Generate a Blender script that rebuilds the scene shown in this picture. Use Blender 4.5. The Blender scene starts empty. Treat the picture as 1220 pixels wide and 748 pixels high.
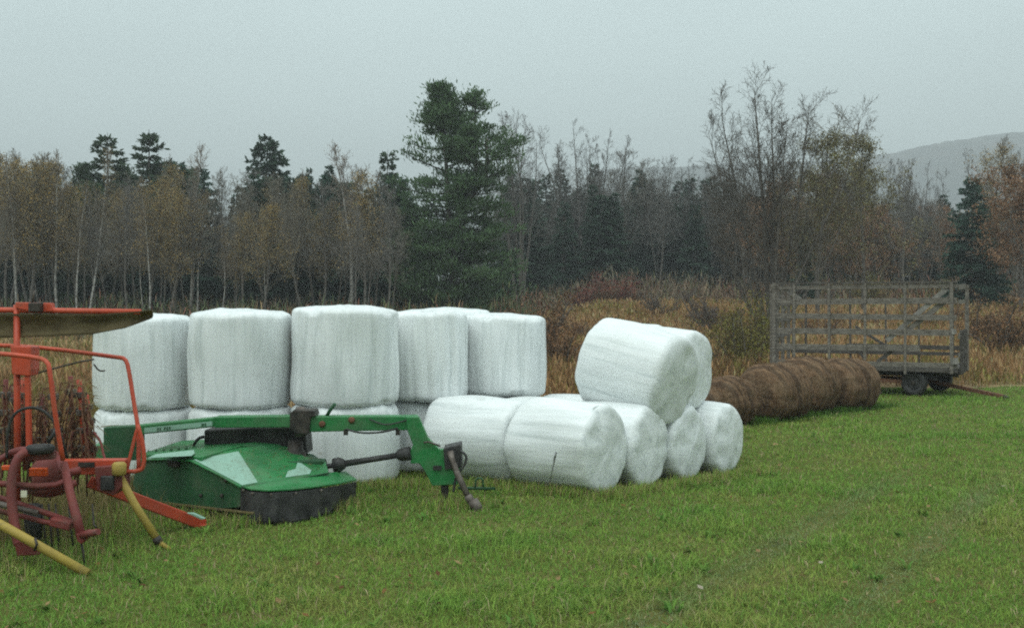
import bpy, math, random
import numpy as np
from mathutils import Vector, Matrix, noise as mnoise

sc = bpy.context.scene
COL = sc.collection
R = math.radians
rnd = random.Random(7)

# ------------------------------------------------------------------ camera model
F, CX, HY, EYE = 1300.0, 610.0, 362.0, 2.45      # focal length and horizon in photo pixels, eye height in metres
def W(px, py, Y):
    return Vector(((px - CX) / F * Y, Y, EYE - (py - HY) / F * Y))
def GX(px, Y):
    return (px - CX) / F * Y
def on_plane(px, py, p0, n):
    d = Vector(((px - CX) / F, 1.0, -(py - HY) / F)); o = Vector((0, 0, EYE))
    return o + d * ((p0 - o).dot(n) / d.dot(n))

# ------------------------------------------------------------------ noise helpers
def vnoise(x, y, seed=0):
    x = np.asarray(x, float); y = np.asarray(y, float)
    xi = np.floor(x).astype(np.int64); yi = np.floor(y).astype(np.int64)
    xf = x - xi; yf = y - yi
    def h(a, b):
        n = (a * 374761393 + b * 668265263 + seed * 974711) & 0x7fffffff
        n = ((n ^ (n >> 13)) * 1274126177) & 0x7fffffff
        return ((n ^ (n >> 16)) & 0xffff) / 65535.0
    u = xf * xf * (3 - 2 * xf); v = yf * yf * (3 - 2 * yf)
    return (h(xi, yi) * (1 - u) + h(xi + 1, yi) * u) * (1 - v) + (h(xi, yi + 1) * (1 - u) + h(xi + 1, yi + 1) * u) * v
def fbm(x, y, seed=0, o=4):
    s = 0; a = .5; t = 0
    for k in range(o):
        s = s + a * vnoise(x * 2 ** k, y * 2 ** k, seed + k * 17); t += a; a *= .5
    return s / t
def ground_z(x, y):
    x = np.asarray(x, float); y = np.asarray(y, float)
    z = -0.12 * np.exp(-(((x - 2.8) / 2.2) ** 2 + ((y - 16.8) / 1.8) ** 2))
    z = z + (fbm(x * .35, y * .35, 3, 3) - .5) * .05 * np.clip((y - 6) / 10, 0, 1)
    far = np.clip((y - 33) / 47, 0, 1)
    z = z + far * far * (3 - 2 * far) * 1.9 * np.clip((x / np.maximum(y, 1) + .02) / .1, 0, 1)
    z = z + np.clip((y - 150) / 400, 0, 1) * 10 * np.clip(1.2 - np.abs(x) / 900, 0, 1)
    return z
def gz(x, y):
    return float(ground_z(x, y))
def meadow_edge(x):                               # where the mown grass stops and the dry meadow begins
    xs = [-40, -9, -5, 0, 2.6, 4.2, 6.5, 8.5, 12.5, 16, 40]
    ys = [17, 17.2, 18.2, 18.8, 20.0, 25, 29.2, 32.2, 31.4, 32.6, 35]
    return np.interp(x, xs, ys) + (vnoise(np.asarray(x) * .8, np.asarray(x) * 0, 5) - .5) * .9

# ------------------------------------------------------------------ materials
def mat(name, build):
    m = bpy.data.materials.new(name); m.use_nodes = True
    nt = m.node_tree; b = nt.nodes['Principled BSDF']
    build(nt, b, nt.nodes, nt.links); return m
def noise_node(nt, scale, detail=4, rough=.6, coord='Object', vec_scale=None, dist=0):
    tc = nt.nodes.new('ShaderNodeTexCoord'); n = nt.nodes.new('ShaderNodeTexNoise')
    n.inputs['Scale'].default_value = scale; n.inputs['Detail'].default_value = detail
    n.inputs['Roughness'].default_value = rough; n.inputs['Distortion'].default_value = dist
    if vec_scale:
        mp = nt.nodes.new('ShaderNodeMapping'); mp.inputs['Scale'].default_value = vec_scale
        nt.links.new(tc.outputs[coord], mp.inputs[0]); nt.links.new(mp.outputs[0], n.inputs['Vector'])
    else:
        nt.links.new(tc.outputs[coord], n.inputs['Vector'])
    return n
def ramp(nt, src, stops):
    r = nt.nodes.new('ShaderNodeValToRGB'); el = r.color_ramp.elements
    while len(el) < len(stops): el.new(.5)
    for e, (p, c) in zip(el, stops):
        e.position = p; e.color = (*c, 1) if len(c) == 3 else c
    nt.links.new(src, r.inputs[0]); return r
def mixc(nt, fac, a, b, mode='MIX'):
    m = nt.nodes.new('ShaderNodeMix'); m.data_type = 'RGBA'; m.blend_type = mode
    for sock, v in ((m.inputs[0], fac), (m.inputs[6], a), (m.inputs[7], b)):
        if hasattr(v, 'is_linked') or hasattr(v, 'node'): nt.links.new(v, sock)
        elif isinstance(v, (int, float)): sock.default_value = v
        else: sock.default_value = (*v, 1)
    return m.outputs[2]
def bump(nt, b, src, strength=.3, dist=.01):
    bp = nt.nodes.new('ShaderNodeBump'); bp.inputs['Strength'].default_value = strength
    bp.inputs['Distance'].default_value = dist
    nt.links.new(src, bp.inputs['Height']); nt.links.new(bp.outputs[0], b.inputs['Normal']); return bp
def two_tone(name, c0, c1, scale=6, rough=.6, lo=.35, hi=.65, bmp=0, vs=None, metallic=0, spec=.4, bdist=.01):
    def f(nt, b, N, L):
        n = noise_node(nt, scale, 6, .65, vec_scale=vs)
        r = ramp(nt, n.outputs[0], [(lo, c0), (hi, c1)])
        L.new(r.outputs[0], b.inputs['Base Color']); b.inputs['Roughness'].default_value = rough
        b.inputs['Metallic'].default_value = metallic; b.inputs['Specular IOR Level'].default_value = spec
        if bmp: bump(nt, b, n.outputs[0], bmp, bdist)
    return mat(name, f)
def attr_mat(name, rough=.75, spec=.2, trans=0):
    def f(nt, b, N, L):
        a = N.new('ShaderNodeAttribute'); a.attribute_name = 'col'
        L.new(a.outputs['Color'], b.inputs['Base Color']); b.inputs['Roughness'].default_value = rough
        b.inputs['Specular IOR Level'].default_value = spec
        if trans:
            t = N.new('ShaderNodeBsdfTranslucent'); L.new(a.outputs['Color'], t.inputs['Color'])
            mx = N.new('ShaderNodeMixShader'); mx.inputs[0].default_value = trans
            L.new(b.outputs[0], mx.inputs[1]); L.new(t.outputs[0], mx.inputs[2])
            L.new(mx.outputs[0], N['Material Output'].inputs['Surface'])
    return mat(name, f)

M = {}
M['blade'] = attr_mat('grass blades', .75, .06, .4)
M['dry'] = attr_mat('dry stalks', .9, .03, .3)
M['leaf'] = attr_mat('foliage', .85, .06, .35)
M['twig'] = attr_mat('twigs', .95, .03)
M['bark'] = two_tone('grey bark', (.075, .066, .057), (.165, .15, .13), 9, .9, bmp=.5, vs=(1, 1, .25))
M['birch_bark'] = two_tone('pale birch bark', (.13, .12, .105), (.42, .405, .37), 4, .8, lo=.36, hi=.56, vs=(.6, .6, 1.4))
M['pine_bark'] = two_tone('dark pine bark', (.05, .042, .035), (.13, .11, .09), 8, .9, bmp=.5, vs=(1, 1, .3))
def film(nt, b, N, L):
    oi = N.new('ShaderNodeObjectInfo')
    tc = N.new('ShaderNodeTexCoord'); add = N.new('ShaderNodeVectorMath'); add.operation = 'ADD'
    L.new(tc.outputs['Object'], add.inputs[0])
    sc_ = N.new('ShaderNodeVectorMath'); sc_.operation = 'SCALE'; sc_.inputs[0].default_value = (17, 31, 11)
    L.new(oi.outputs['Random'], sc_.inputs['Scale']); L.new(sc_.outputs[0], add.inputs[1])
    def nz(scale, vs, det=5, rough=.6):
        mp = N.new('ShaderNodeMapping'); mp.inputs['Scale'].default_value = vs
        L.new(add.outputs[0], mp.inputs[0]); n = N.new('ShaderNodeTexNoise')
        n.inputs['Scale'].default_value = scale; n.inputs['Detail'].default_value = det; n.inputs['Roughness'].default_value = rough
        L.new(mp.outputs[0], n.inputs['Vector']); return n
    streak = nz(9, (1, 1, .06)); fine = nz(34, (1, 1, .05), 3); blot = nz(2.2, (1, 1, 1)); dirt = nz(5, (1, 1, .45), 6, .7)
    c = ramp(nt, streak.outputs[0], [(.30, (.55, .60, .595)), (.46, (.77, .81, .805)), (.7, (.85, .88, .875))])
    c2 = mixc(nt, .22, c.outputs[0], ramp(nt, fine.outputs[0], [(.38, (.60, .63, .63)), (.6, (.87, .89, .885))]).outputs[0])
    c3 = mixc(nt, ramp(nt, blot.outputs[0], [(.45, (0, 0, 0)), (.75, (.35, .35, .35))]).outputs[0], c2, (.66, .69, .65))
    c4 = mixc(nt, ramp(nt, dirt.outputs[0], [(.6, (0, 0, 0)), (.8, (.5, .5, .5))]).outputs[0], c3, (.36, .37, .33))
    L.new(c4, b.inputs['Base Color'])
    L.new(ramp(nt, blot.outputs[0], [(.3, (.26,) * 3), (.7, (.45,) * 3)]).outputs[0], b.inputs['Roughness'])
    b.inputs['Specular IOR Level'].default_value = .35
    h = mixc(nt, .35, streak.outputs[0], fine.outputs[0]); bump(nt, b, h, .42, .022)
M['film'] = mat('white stretch film', film)
M['film_tail'] = two_tone('grey torn film', (.10, .10, .10), (.30, .31, .30), 12, .6)
def hay(nt, b, N, L):
    a = noise_node(nt, 13, 6, .72, vec_scale=(.55, .55, 3.0)); g = noise_node(nt, 3, 4)
    bands = noise_node(nt, 12, 3, .6, vec_scale=(.05, .05, 1))
    c = ramp(nt, a.outputs[0], [(.3, (.065, .040, .025)), (.5, (.185, .112, .066)), (.7, (.33, .215, .13))])
    c2 = mixc(nt, ramp(nt, bands.outputs[0], [(.42, (.0,) * 3), (.6, (.8,) * 3)]).outputs[0], c.outputs[0], (.06, .04, .028))
    c3 = mixc(nt, ramp(nt, g.outputs[0], [(.45, (0,) * 3), (.7, (.4,) * 3)]).outputs[0], c2, (.24, .175, .11))
    L.new(c3, b.inputs['Base Color']); b.inputs['Roughness'].default_value = .95; b.inputs['Specular IOR Level'].default_value = .1
    bump(nt, b, mixc(nt, .5, a.outputs[0], bands.outputs[0]), 1, .09)
M['hay'] = mat('weathered hay', hay)
def paint(name, base, dark, worn, rough=.45, amount=.62, dust=.35):
    def f(nt, b, N, L):
        n = noise_node(nt, 7, 8, .7); n2 = noise_node(nt, 2.3, 4); n3 = noise_node(nt, 28, 4, .75); n4 = noise_node(nt, 3.4, 7, .75)
        c = ramp(nt, n2.outputs[0], [(.3, dark), (.65, base)])
        r = ramp(nt, n.outputs[0], [(amount, (0,) * 3), (amount + .12, (.8,) * 3)])
        c = mixc(nt, r.outputs[0], c.outputs[0], worn)
        c = mixc(nt, ramp(nt, n4.outputs[0], [(.46, (0,) * 3), (.72, (dust,) * 3)]).outputs[0], c, (.16, .14, .095))    # dried mud film
        c = mixc(nt, ramp(nt, n3.outputs[0], [(.64, (0,) * 3), (.7, (.6,) * 3)]).outputs[0], c, worn)                    # chips
        L.new(c, b.inputs['Base Color'])
        L.new(ramp(nt, n4.outputs[0], [(.35, (rough - .08,) * 3), (.7, (rough + .35,) * 3)]).outputs[0], b.inputs['Roughness'])
        bump(nt, b, n.outputs[0], .2, .006)
    return mat(name, f)
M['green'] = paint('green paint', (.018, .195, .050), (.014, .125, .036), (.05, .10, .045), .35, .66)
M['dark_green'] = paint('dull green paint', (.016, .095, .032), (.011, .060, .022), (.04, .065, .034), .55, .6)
M['mint'] = paint('faded pale green decal', (.27, .45, .35), (.23, .38, .30), (.17, .29, .21), .5, .7)
M['red'] = paint('orange red paint', (.56, .075, .028), (.42, .05, .02), (.17, .05, .03), .45, .6)
M['dark_red'] = paint('worn dark red paint', (.20, .030, .024), (.11, .018, .015), (.09, .045, .035), .55, .56)
M['yellow'] = paint('dull yellow paint', (.42, .30, .055), (.32, .22, .045), (.16, .11, .05), .6, .6)
M['black'] = two_tone('black rubber', (.013, .013, .013), (.055, .053, .05), 7, .6)
M['skid'] = paint('worn ochre paint', (.16, .12, .04), (.10, .08, .03), (.08, .06, .035), .7, .55)
M['grime'] = two_tone('dark greasy steel', (.015, .013, .011), (.06, .048, .038), 10, .6, bmp=.2)
M['steel'] = two_tone('rusty grey steel', (.06, .045, .036), (.17, .145, .125), 12, .55, metallic=.3, bmp=.2)
M['rust'] = two_tone('rust brown steel', (.075, .032, .017), (.19, .085, .045), 10, .8, bmp=.3)
M['canvas'] = two_tone('mildewed brown canvas', (.075, .056, .030), (.16, .125, .062), 4, .9, vs=(1, 1, 2.5), bmp=.25)
M['canvas_moss'] = two_tone('mossy canvas', (.03, .04, .012), (.06, .075, .022), 6, .9)
M['sticker'] = two_tone('off white sticker', (.5, .48, .36), (.65, .62, .5), 20, .5)
M['lamp_red'] = two_tone('orange reflector', (.55, .07, .02), (.75, .13, .03), 20, .25)
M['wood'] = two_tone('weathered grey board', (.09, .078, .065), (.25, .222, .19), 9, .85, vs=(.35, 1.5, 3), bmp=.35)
M['wood_dark'] = two_tone('dark grey board', (.05, .044, .038), (.13, .115, .10), 9, .85, vs=(.35, 1.5, 3), bmp=.35)  # darker board tone for far side, platform, sills and some posts
M['wood_pale'] = two_tone('pale grey board', (.15, .138, .122), (.31, .29, .265), 9, .85, vs=(1, 1, .3), bmp=.3)
def soil(nt, b, N, L):
    n = noise_node(nt, 1.3, 8, .7, 'Object'); n2 = noise_node(nt, 14, 5, .7, 'Object'); n3 = noise_node(nt, .12, 4, .6, 'Object')
    c = ramp(nt, n.outputs[0], [(.3, (.075, .10, .02)), (.52, (.12, .13, .03)), (.72, (.17, .135, .055))])
    c2 = mixc(nt, ramp(nt, n2.outputs[0], [(.4, (0,) * 3), (.7, (.5,) * 3)]).outputs[0], c.outputs[0], (.09, .075, .03))
    L.new(c2, b.inputs['Base Color']); b.inputs['Roughness'].default_value = .95; b.inputs['Specular IOR Level'].default_value = .1
    bump(nt, b, n2.outputs[0], .8, .04)
M['soil'] = mat('turf soil', soil)
M['meadow'] = two_tone('dead thatch', (.12, .08, .04), (.30, .20, .09), 1.5, .95, bmp=.6, bdist=.1)
def hillm(nt, b, N, L):
    n = noise_node(nt, .035, 8, .75); n2 = noise_node(nt, .007, 4)
    c = ramp(nt, n.outputs[0], [(.36, (.02, .025, .022)), (.52, (.075, .068, .06)), (.66, (.17, .14, .11))])
    L.new(mixc(nt, ramp(nt, n2.outputs[0], [(.42, (0,) * 3), (.6, (.6,) * 3)]).outputs[0], c.outputs[0], (.03, .04, .03)), b.inputs['Base Color'])
    b.inputs['Roughness'].default_value = 1; b.inputs['Specular IOR Level'].default_value = 0
    bump(nt, b, n.outputs[0], 1, 6)
M['hill'] = mat('wooded hillside', hillm)

# ------------------------------------------------------------------ objects helpers
def tag(o, label=None, cat=None, group=None, kind=None):
    for k, v in (('label', label), ('category', cat), ('group', group), ('kind', kind)):
        if v: o[k] = v
    return o
def empty(name, loc, label=None, cat=None, group=None):
    o = bpy.data.objects.new(name, None); COL.objects.link(o); o.location = loc; o.empty_display_size = .3
    return tag(o, label, cat, group)
def fast_mesh(name, V, T, col=None, material=None, smooth=False):
    V = np.ascontiguousarray(V, np.float32); T = np.ascontiguousarray(T, np.int32)
    k = T.shape[1]; me = bpy.data.meshes.new(name)
    me.vertices.add(len(V)); me.vertices.foreach_set('co', V.ravel())
    me.loops.add(T.size); me.loops.foreach_set('vertex_index', T.ravel())
    me.polygons.add(len(T)); me.polygons.foreach_set('loop_start', np.arange(0, T.size, k, dtype=np.int32))
    me.update(calc_edges=True)
    if smooth: me.polygons.foreach_set('use_smooth', np.ones(len(T), bool))
    if col is not None:
        a = me.attributes.new('col', 'FLOAT_COLOR', 'POINT')
        c = np.ones((len(V), 4), np.float32); c[:, :3] = col; a.data.foreach_set('color', c.ravel())
    if material: me.materials.append(material)
    return me
def link(name, me, parent=None, loc=None):
    o = bpy.data.objects.new(name, me); COL.objects.link(o)
    if parent: o.parent = parent
    if loc is not None: o.location = loc
    return o

class MB:
    """collects shapes in world coordinates; build() links them as one mesh object"""
    def __init__(s): s.v = []; s.f = []; s.sm = []
    def _add(s, vs, fs, smooth=False):
        o = len(s.v); s.v += [Vector(v) for v in vs]
        s.f += [tuple(i + o for i in f) for f in fs]; s.sm += [smooth] * len(fs)
    def bar(s, p0, p1, w, h, up=(0, 0, 1)):
        p0, p1 = Vector(p0), Vector(p1); d = (p1 - p0).normalized(); up = Vector(up)
        if abs(d.dot(up)) > .97: up = Vector((0, 1, 0))
        x = d.cross(up).normalized(); y = x.cross(d).normalized(); x = x * w / 2; y = y * h / 2
        vs = [p + a * x + b * y for p in (p0, p1) for a, b in ((-1, -1), (1, -1), (1, 1), (-1, 1))]
        s._add(vs, [(3, 2, 1, 0), (4, 5, 6, 7), (0, 1, 5, 4), (1, 2, 6, 5), (2, 3, 7, 6), (3, 0, 4, 7)]); return s
    def box(s, c, size, rz=0, rx=0, ry=0):
        m = Matrix.Rotation(rz, 3, 'Z') @ Matrix.Rotation(ry, 3, 'Y') @ Matrix.Rotation(rx, 3, 'X'); c = Vector(c)
        vs = [c + m @ Vector((a * size[0] / 2, b * size[1] / 2, z * size[2] / 2)) for z in (-1, 1) for a, b in ((-1, -1), (1, -1), (1, 1), (-1, 1))]
        s._add(vs, [(3, 2, 1, 0), (4, 5, 6, 7), (0, 1, 5, 4), (1, 2, 6, 5), (2, 3, 7, 6), (3, 0, 4, 7)]); return s
    def tube(s, pts, r, n=10, smoothing=0, cap=True):
        pts = [Vector(p) for p in pts]
        for _ in range(smoothing):                       # corner cutting keeps the ends
            q = [pts[0]]
            for a, b in zip(pts, pts[1:]): q += [a.lerp(b, .25), a.lerp(b, .75)]
            pts = q + [pts[-1]]
        rs = r if isinstance(r, (list, tuple)) else [r] * len(pts)
        if len(rs) != len(pts):
            rs = [rs[0] + (rs[-1] - rs[0]) * i / (len(pts) - 1) for i in range(len(pts))]
        vs = []; fs = []; ref = None
        for i, p in enumerate(pts):
            d = (pts[min(i + 1, len(pts) - 1)] - pts[max(i - 1, 0)]).normalized()
            if ref is None:
                ref = Vector((0, 0, 1)) if abs(d.z) < .9 else Vector((1, 0, 0))
            x = (ref - d * ref.dot(d)).normalized(); ref = x; y = d.cross(x)
            vs += [p + (x * math.cos(2 * math.pi * k / n) + y * math.sin(2 * math.pi * k / n)) * rs[i] for k in range(n)]
        for i in range(len(pts) - 1):
            for k in range(n):
                a = i * n + k; b = i * n + (k + 1) % n; fs.append((a, b, b + n, a + n))
        s._add(vs, fs, True)
        if cap:
            o = len(s.v) - len(vs)
            s.f.append(tuple(o + k for k in reversed(range(n)))); s.sm.append(False)
            s.f.append(tuple(o + len(vs) - n + k for k in range(n))); s.sm.append(False)
        return s
    def prism(s, pts, ext):
        pts = [Vector(p) for p in pts]; ext = Vector(ext); n = len(pts)
        nn = Vector((0, 0, 0))
        for i in range(n): nn += pts[i].cross(pts[(i + 1) % n])
        if nn.dot(ext) < 0: pts = pts[::-1]
        vs = pts + [p + ext for p in pts]
        s._add(vs, [tuple(reversed(range(n))), tuple(range(n, 2 * n))] + [(i, (i + 1) % n, n + (i + 1) % n, n + i) for i in range(n)]); return s
    def lathe(s, c, axis, prof, n=28):
        c = Vector(c); a = Vector(axis).normalized(); ref = Vector((0, 0, 1)) if abs(a.z) < .9 else Vector((1, 0, 0))
        x = (ref - a * ref.dot(a)).normalized(); y = a.cross(x); vs = []; fs = []
        for t, r in prof:
            vs += [c + a * t + (x * math.cos(2 * math.pi * k / n) + y * math.sin(2 * math.pi * k / n)) * r for k in range(n)]
        for i in range(len(prof) - 1):
            for k in range(n):
                p = i * n + k; q = i * n + (k + 1) % n; fs.append((p, q, q + n, p + n))
        s._add(vs, fs, True)
        o = len(s.v) - len(vs)
        s.f.append(tuple(o + k for k in reversed(range(n)))); s.sm.append(False)
        s.f.append(tuple(o + len(vs) - n + k for k in range(n))); s.sm.append(False)
        return s
    def build(s, name, material, parent=None, origin=None, bevel=0, label=None):
        o = Vector(origin) if origin is not None else (root_of(parent) if parent else Vector((0, 0, 0)))
        me = bpy.data.meshes.new(name); me.from_pydata([v - o for v in s.v], [], s.f); me.update()
        me.polygons.foreach_set('use_smooth', s.sm); me.materials.append(material)
        ob = bpy.data.objects.new(name, me); COL.objects.link(ob)
        if parent: ob.parent = parent
        elif origin is not None: ob.location = o
        if bevel:
            b = ob.modifiers.new('bevel', 'BEVEL'); b.width = bevel; b.segments = 2; b.limit_method = 'ANGLE'; b.angle_limit = R(40)
        if label: ob['label'] = label
        return ob
def root_of(o):
    p = Vector((0, 0, 0))
    while o: p += o.location; o = o.parent
    return p

# ------------------------------------------------------------------ ground, meadow, hills
def sheet(name, xs, ys, zf, material, kind='structure'):
    X, Y = np.meshgrid(xs, ys); Z = zf(X, Y); V = np.stack([X, Y, Z], -1).reshape(-1, 3)
    nx = len(xs); i = np.arange(len(ys) - 1)[:, None] * nx + np.arange(nx - 1)[None]; i = i.ravel()
    T = np.stack([i, i + 1, i + 1 + nx, i + nx], -1)
    o = link(name, fast_mesh(name, V, T, None, material, True)); tag(o, kind=kind); return o
xs = np.concatenate([np.linspace(-2900, -60, 30)[:-1], np.linspace(-60, 60, 150), np.linspace(60, 2900, 30)[1:]])
ys = np.concatenate([[-1600, -600, -200, -60, -10], np.linspace(0, 60, 130), np.linspace(60, 160, 60)[1:], np.linspace(160, 2700, 50)[1:]])
sheet('ground', xs, ys, ground_z, M['soil'])
# dead thatch lying under the tall meadow stalks, a sheet just over the turf
mx = np.linspace(-75, 95, 240); rows = np.linspace(0, 1, 50)
Xm = np.tile(mx, (50, 1)); E = meadow_edge(mx)[None]; Ym = E + (125 - E) * rows[:, None] ** 1.7
Zm = ground_z(Xm, Ym) + .012 + .10 * np.clip(rows[:, None] * 30, 0, 1) * vnoise(Xm * 1.1, Ym * 1.1, 8)
Vm = np.stack([Xm, Ym, Zm], -1).reshape(-1, 3); nx = len(mx)
i = (np.arange(49)[:, None] * nx + np.arange(nx - 1)[None]).ravel()
tag(link('meadow_ground', fast_mesh('meadow_ground', Vm, np.stack([i, i + 1, i + 1 + nx, i + nx], -1), None, M['meadow'], True)), kind='structure')

def hill_z(X, Y):
    # a long wooded ridge on the right, falling away to the left
    px = CX + F * X / Y
    crest = np.interp(px, [380, 520, 640, 720, 860, 1000, 1220, 1420], [0, 0, 120, 196, 208, 214, 252, 275])
    t = np.clip((Y - 1050) / 650, 0, 1); s = np.sin(t * math.pi / 2) ** 1.3
    back = np.clip((Y - 1720) / 500, 0, 1)
    z = 8 + crest * s * (1 - .7 * back) + (fbm(X / 160, Y / 160, 11, 3) - .5) * 14 * s + (vnoise(X / 9, Y / 9, 2) - .5) * 4 * s
    return z
sheet('hill', np.linspace(-480, 2100, 380), np.linspace(1020, 2300, 120), hill_z, M['hill'])

# ------------------------------------------------------------------ blades
def blades(P, H, Wd, lean, az, col, tipk=.2):
    N = len(P); d = np.stack([np.cos(az), np.sin(az), np.zeros(N)], -1); s = np.stack([-np.sin(az), np.cos(az), np.zeros(N)], -1)
    up = np.array([0, 0, 1.])
    mid = P + up * (H * .55)[:, None] + d * (H * lean * .3)[:, None]
    tip = P + up * (H * (1 - .25 * lean))[:, None] + d * (H * lean)[:, None]
    w = s * (Wd / 2)[:, None]
    V = np.stack([P - w, P + w, mid - w * .8, mid + w * .8, tip], 1).reshape(-1, 3)
    b = np.arange(N)[:, None] * 5
    T = np.concatenate([b + [0, 1, 3], b + [0, 3, 2], b + [2, 3, 4]], 1).reshape(-1, 3)
    return V, T, np.repeat(col, 5, 0)
rg = np.random.default_rng(11)
def wedge(n, y0, y1, power=1.0, pad=2.5, half=.50):
    # points spread so that their density falls with the square of the distance
    u = rg.random(n); Y = y0 * (y1 / y0) ** (u ** power)
    X = (rg.random(n) * 2 - 1) * (half * Y + pad); return X, Y
LAWN = np.array([[.165, .300, .056], [.215, .330, .064], [.285, .325, .085], [.34, .28, .13], [.12, .225, .048]])
n = 420000; X, Y = wedge(n, 6.2, 42)
k = Y < meadow_edge(X) + .8; X, Y = X[k], Y[k]; n = len(X)
a = fbm(X * .55, Y * .4, 21); b = fbm(X * 2.2, Y * 1.7, 31); c = fbm(X * .16, Y * .16, 41)
rut = np.minimum(np.abs(X - (1.0 + (Y - 8.3) * .62)), np.abs(X - (2.5 + (Y - 8.3) * .62))); rut = np.exp(-(rut / .22) ** 2) * np.clip((17 - Y) / 5, 0, 1) * (.4 + .9 * vnoise(X * 1.2, Y * 1.2, 13))
t = np.clip((a - .5) * 3.6 + (b - .5) * 2.4 + 0 + rg.normal(0, .28, n) + .9 + (c - .5) * 1.8 + np.clip((X - .5) / 4, 0, 1) * np.clip((13 - Y) / 4, 0, 1) * .7 + .5 * (vnoise(X * 4, Y * 4, 77) - .5), 0, 2.99)
far = np.clip((Y - 14) / 16, 0, 1); t = t * (1 - .45 * far)
i0 = t.astype(int); fr = (t - i0)[:, None]; col = LAWN[i0] * (1 - fr) + LAWN[np.minimum(i0 + 1, 3)] * fr
k_ = np.clip(rut * .75, 0, .8)[:, None]; col = col * (1 - k_) + np.array([[.22, .25, .15]]) * k_
straw = rg.random(n) < .06; col[straw] = np.array([.38, .31, .18]) * rg.uniform(.6, 1.2, (straw.sum(), 1))
dk = rg.random(n) < .2; col[dk] = LAWN[4]
col = col * rg.uniform(.78, 1.45, (n, 1))
tuft = np.clip((fbm(X * .9, Y * .9, 51) - .52) * 6, 0, 1)
H = rg.uniform(.026, .062, n) * (1 + 1.1 * tuft) * (1 - .45 * np.clip(rut, 0, 1)) * (1 + .2 * (Y / 20)); H[straw] *= 1.3
Wd = .0042 + .00052 * Y * rg.uniform(.6, 1.2, n)
P = np.stack([X, Y, ground_z(X, Y) - .005], -1)
V, T, C = blades(P, H, Wd, rg.uniform(.35, 1.5, n), rg.uniform(0, 6.28, n), col)
parts = [(V, T, C)]
def around(pts, n, spread, h0, h1, pal):
    pts = np.array(pts); pr_ = rg.random(len(pts)) ** 1.6 + .12; j = rg.choice(len(pts), n, p=pr_ / pr_.sum()); q = pts[j] + rg.normal(0, spread, (n, 2))
    P = np.stack([q[:, 0], q[:, 1], ground_z(q[:, 0], q[:, 1])], -1)
    c = np.array(pal)[rg.integers(0, len(pal), n)] * rg.uniform(.7, 1.2, (n, 1))
    return blades(P, rg.uniform(h0, h1, n), .004 + .0004 * q[:, 1] * rg.uniform(.7, 1.2, n), rg.uniform(.1, .8, n), rg.uniform(0, 6.28, n), c)
def seg(p, q, n): return [(p[0] + (q[0] - p[0]) * i / n, p[1] + (q[1] - p[1]) * i / n) for i in range(n + 1)]
tallp = [LAWN[0] * 1.25, LAWN[1] * 1.2, LAWN[2] * 1.2, LAWN[3] * 1.2, (.36, .30, .15), LAWN[1] * 1.35]
parts.append(around(seg((.3, 14.1), (1.25, 13.7), 8) + seg((1.3, 13.75), (3.7, 16.3), 18), 3600, .12, .06, .2, tallp))
parts.append(around(seg((-3.1, 14.35), (-1.2, 14.55), 10) + seg((-1.2, 14.6), (.2, 14.35), 8), 2400, .14, .06, .2, tallp))
parts.append(around(seg((-4.6, 12.95), (-3.0, 12.0), 10) + seg((-3.0, 12.0), (-1.85, 13.2), 9), 2600, .11, .06, .2, tallp))
parts.append(around(seg((-5.4, 11.2), (-3.9, 12.3), 10) + seg((-5.6, 10.4), (-4.1, 10.6), 10), 3000, .35, .06, .24, tallp))
parts.append(around(seg((-5.4, 10.9), (-4.5, 11.8), 8), 900, .25, .2, .6, [(.36, .28, .14), (.30, .22, .1), (.2, .2, .06)]))
parts.append(around(seg((-7, 12.5), (-4.6, 13.6), 10), 4000, .5, .15, .45, [(.32, .25, .11), (.24, .19, .08), (.15, .17, .05), (.40, .3, .15)]))
parts.append(around(seg((4.9, 22.2), (9.2, 26.4), 20), 3000, .16, .06, .2, [(.10, .21, .04), (.13, .24, .045), (.09, .16, .04)]))
parts.append(around(seg((-.9, 13.0), (-.6, 13.2), 4), 500, .15, .08, .2, tallp))
n = 130; X, Y = wedge(n, 7.2, 24, 1.1, 1); k = Y < meadow_edge(X) - 1; cx_, cy_ = X[k], Y[k]; m = len(cx_) * 9
X = np.repeat(cx_, 9) + rg.normal(0, .03, m); Y = np.repeat(cy_, 9) + rg.normal(0, .03, m)
parts.append(blades(np.stack([X, Y, ground_z(X, Y) + .01], -1), rg.uniform(.05, .12, m), rg.uniform(.018, .034, m), rg.uniform(.8, 1.8, m), rg.uniform(0, 6.28, m),
                    np.array([(.13, .27, .055), (.17, .30, .06), (.2, .25, .07)])[rg.integers(0, 3, m)] * rg.uniform(.7, 1.2, (m, 1))))
def join(parts):
    Vs, Ts, Cs, o = [], [], [], 0
    for V, T, C in parts: Vs.append(V); Ts.append(T + o); Cs.append(C); o += len(V)
    return np.concatenate(Vs), np.concatenate(Ts), np.concatenate(Cs)
V, T, C = join(parts)
tag(link('lawn_grass', fast_mesh('lawn_grass', V, T, C, M['blade'])), 'short rough green grass of the mown field', 'grass', kind='stuff')
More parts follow.
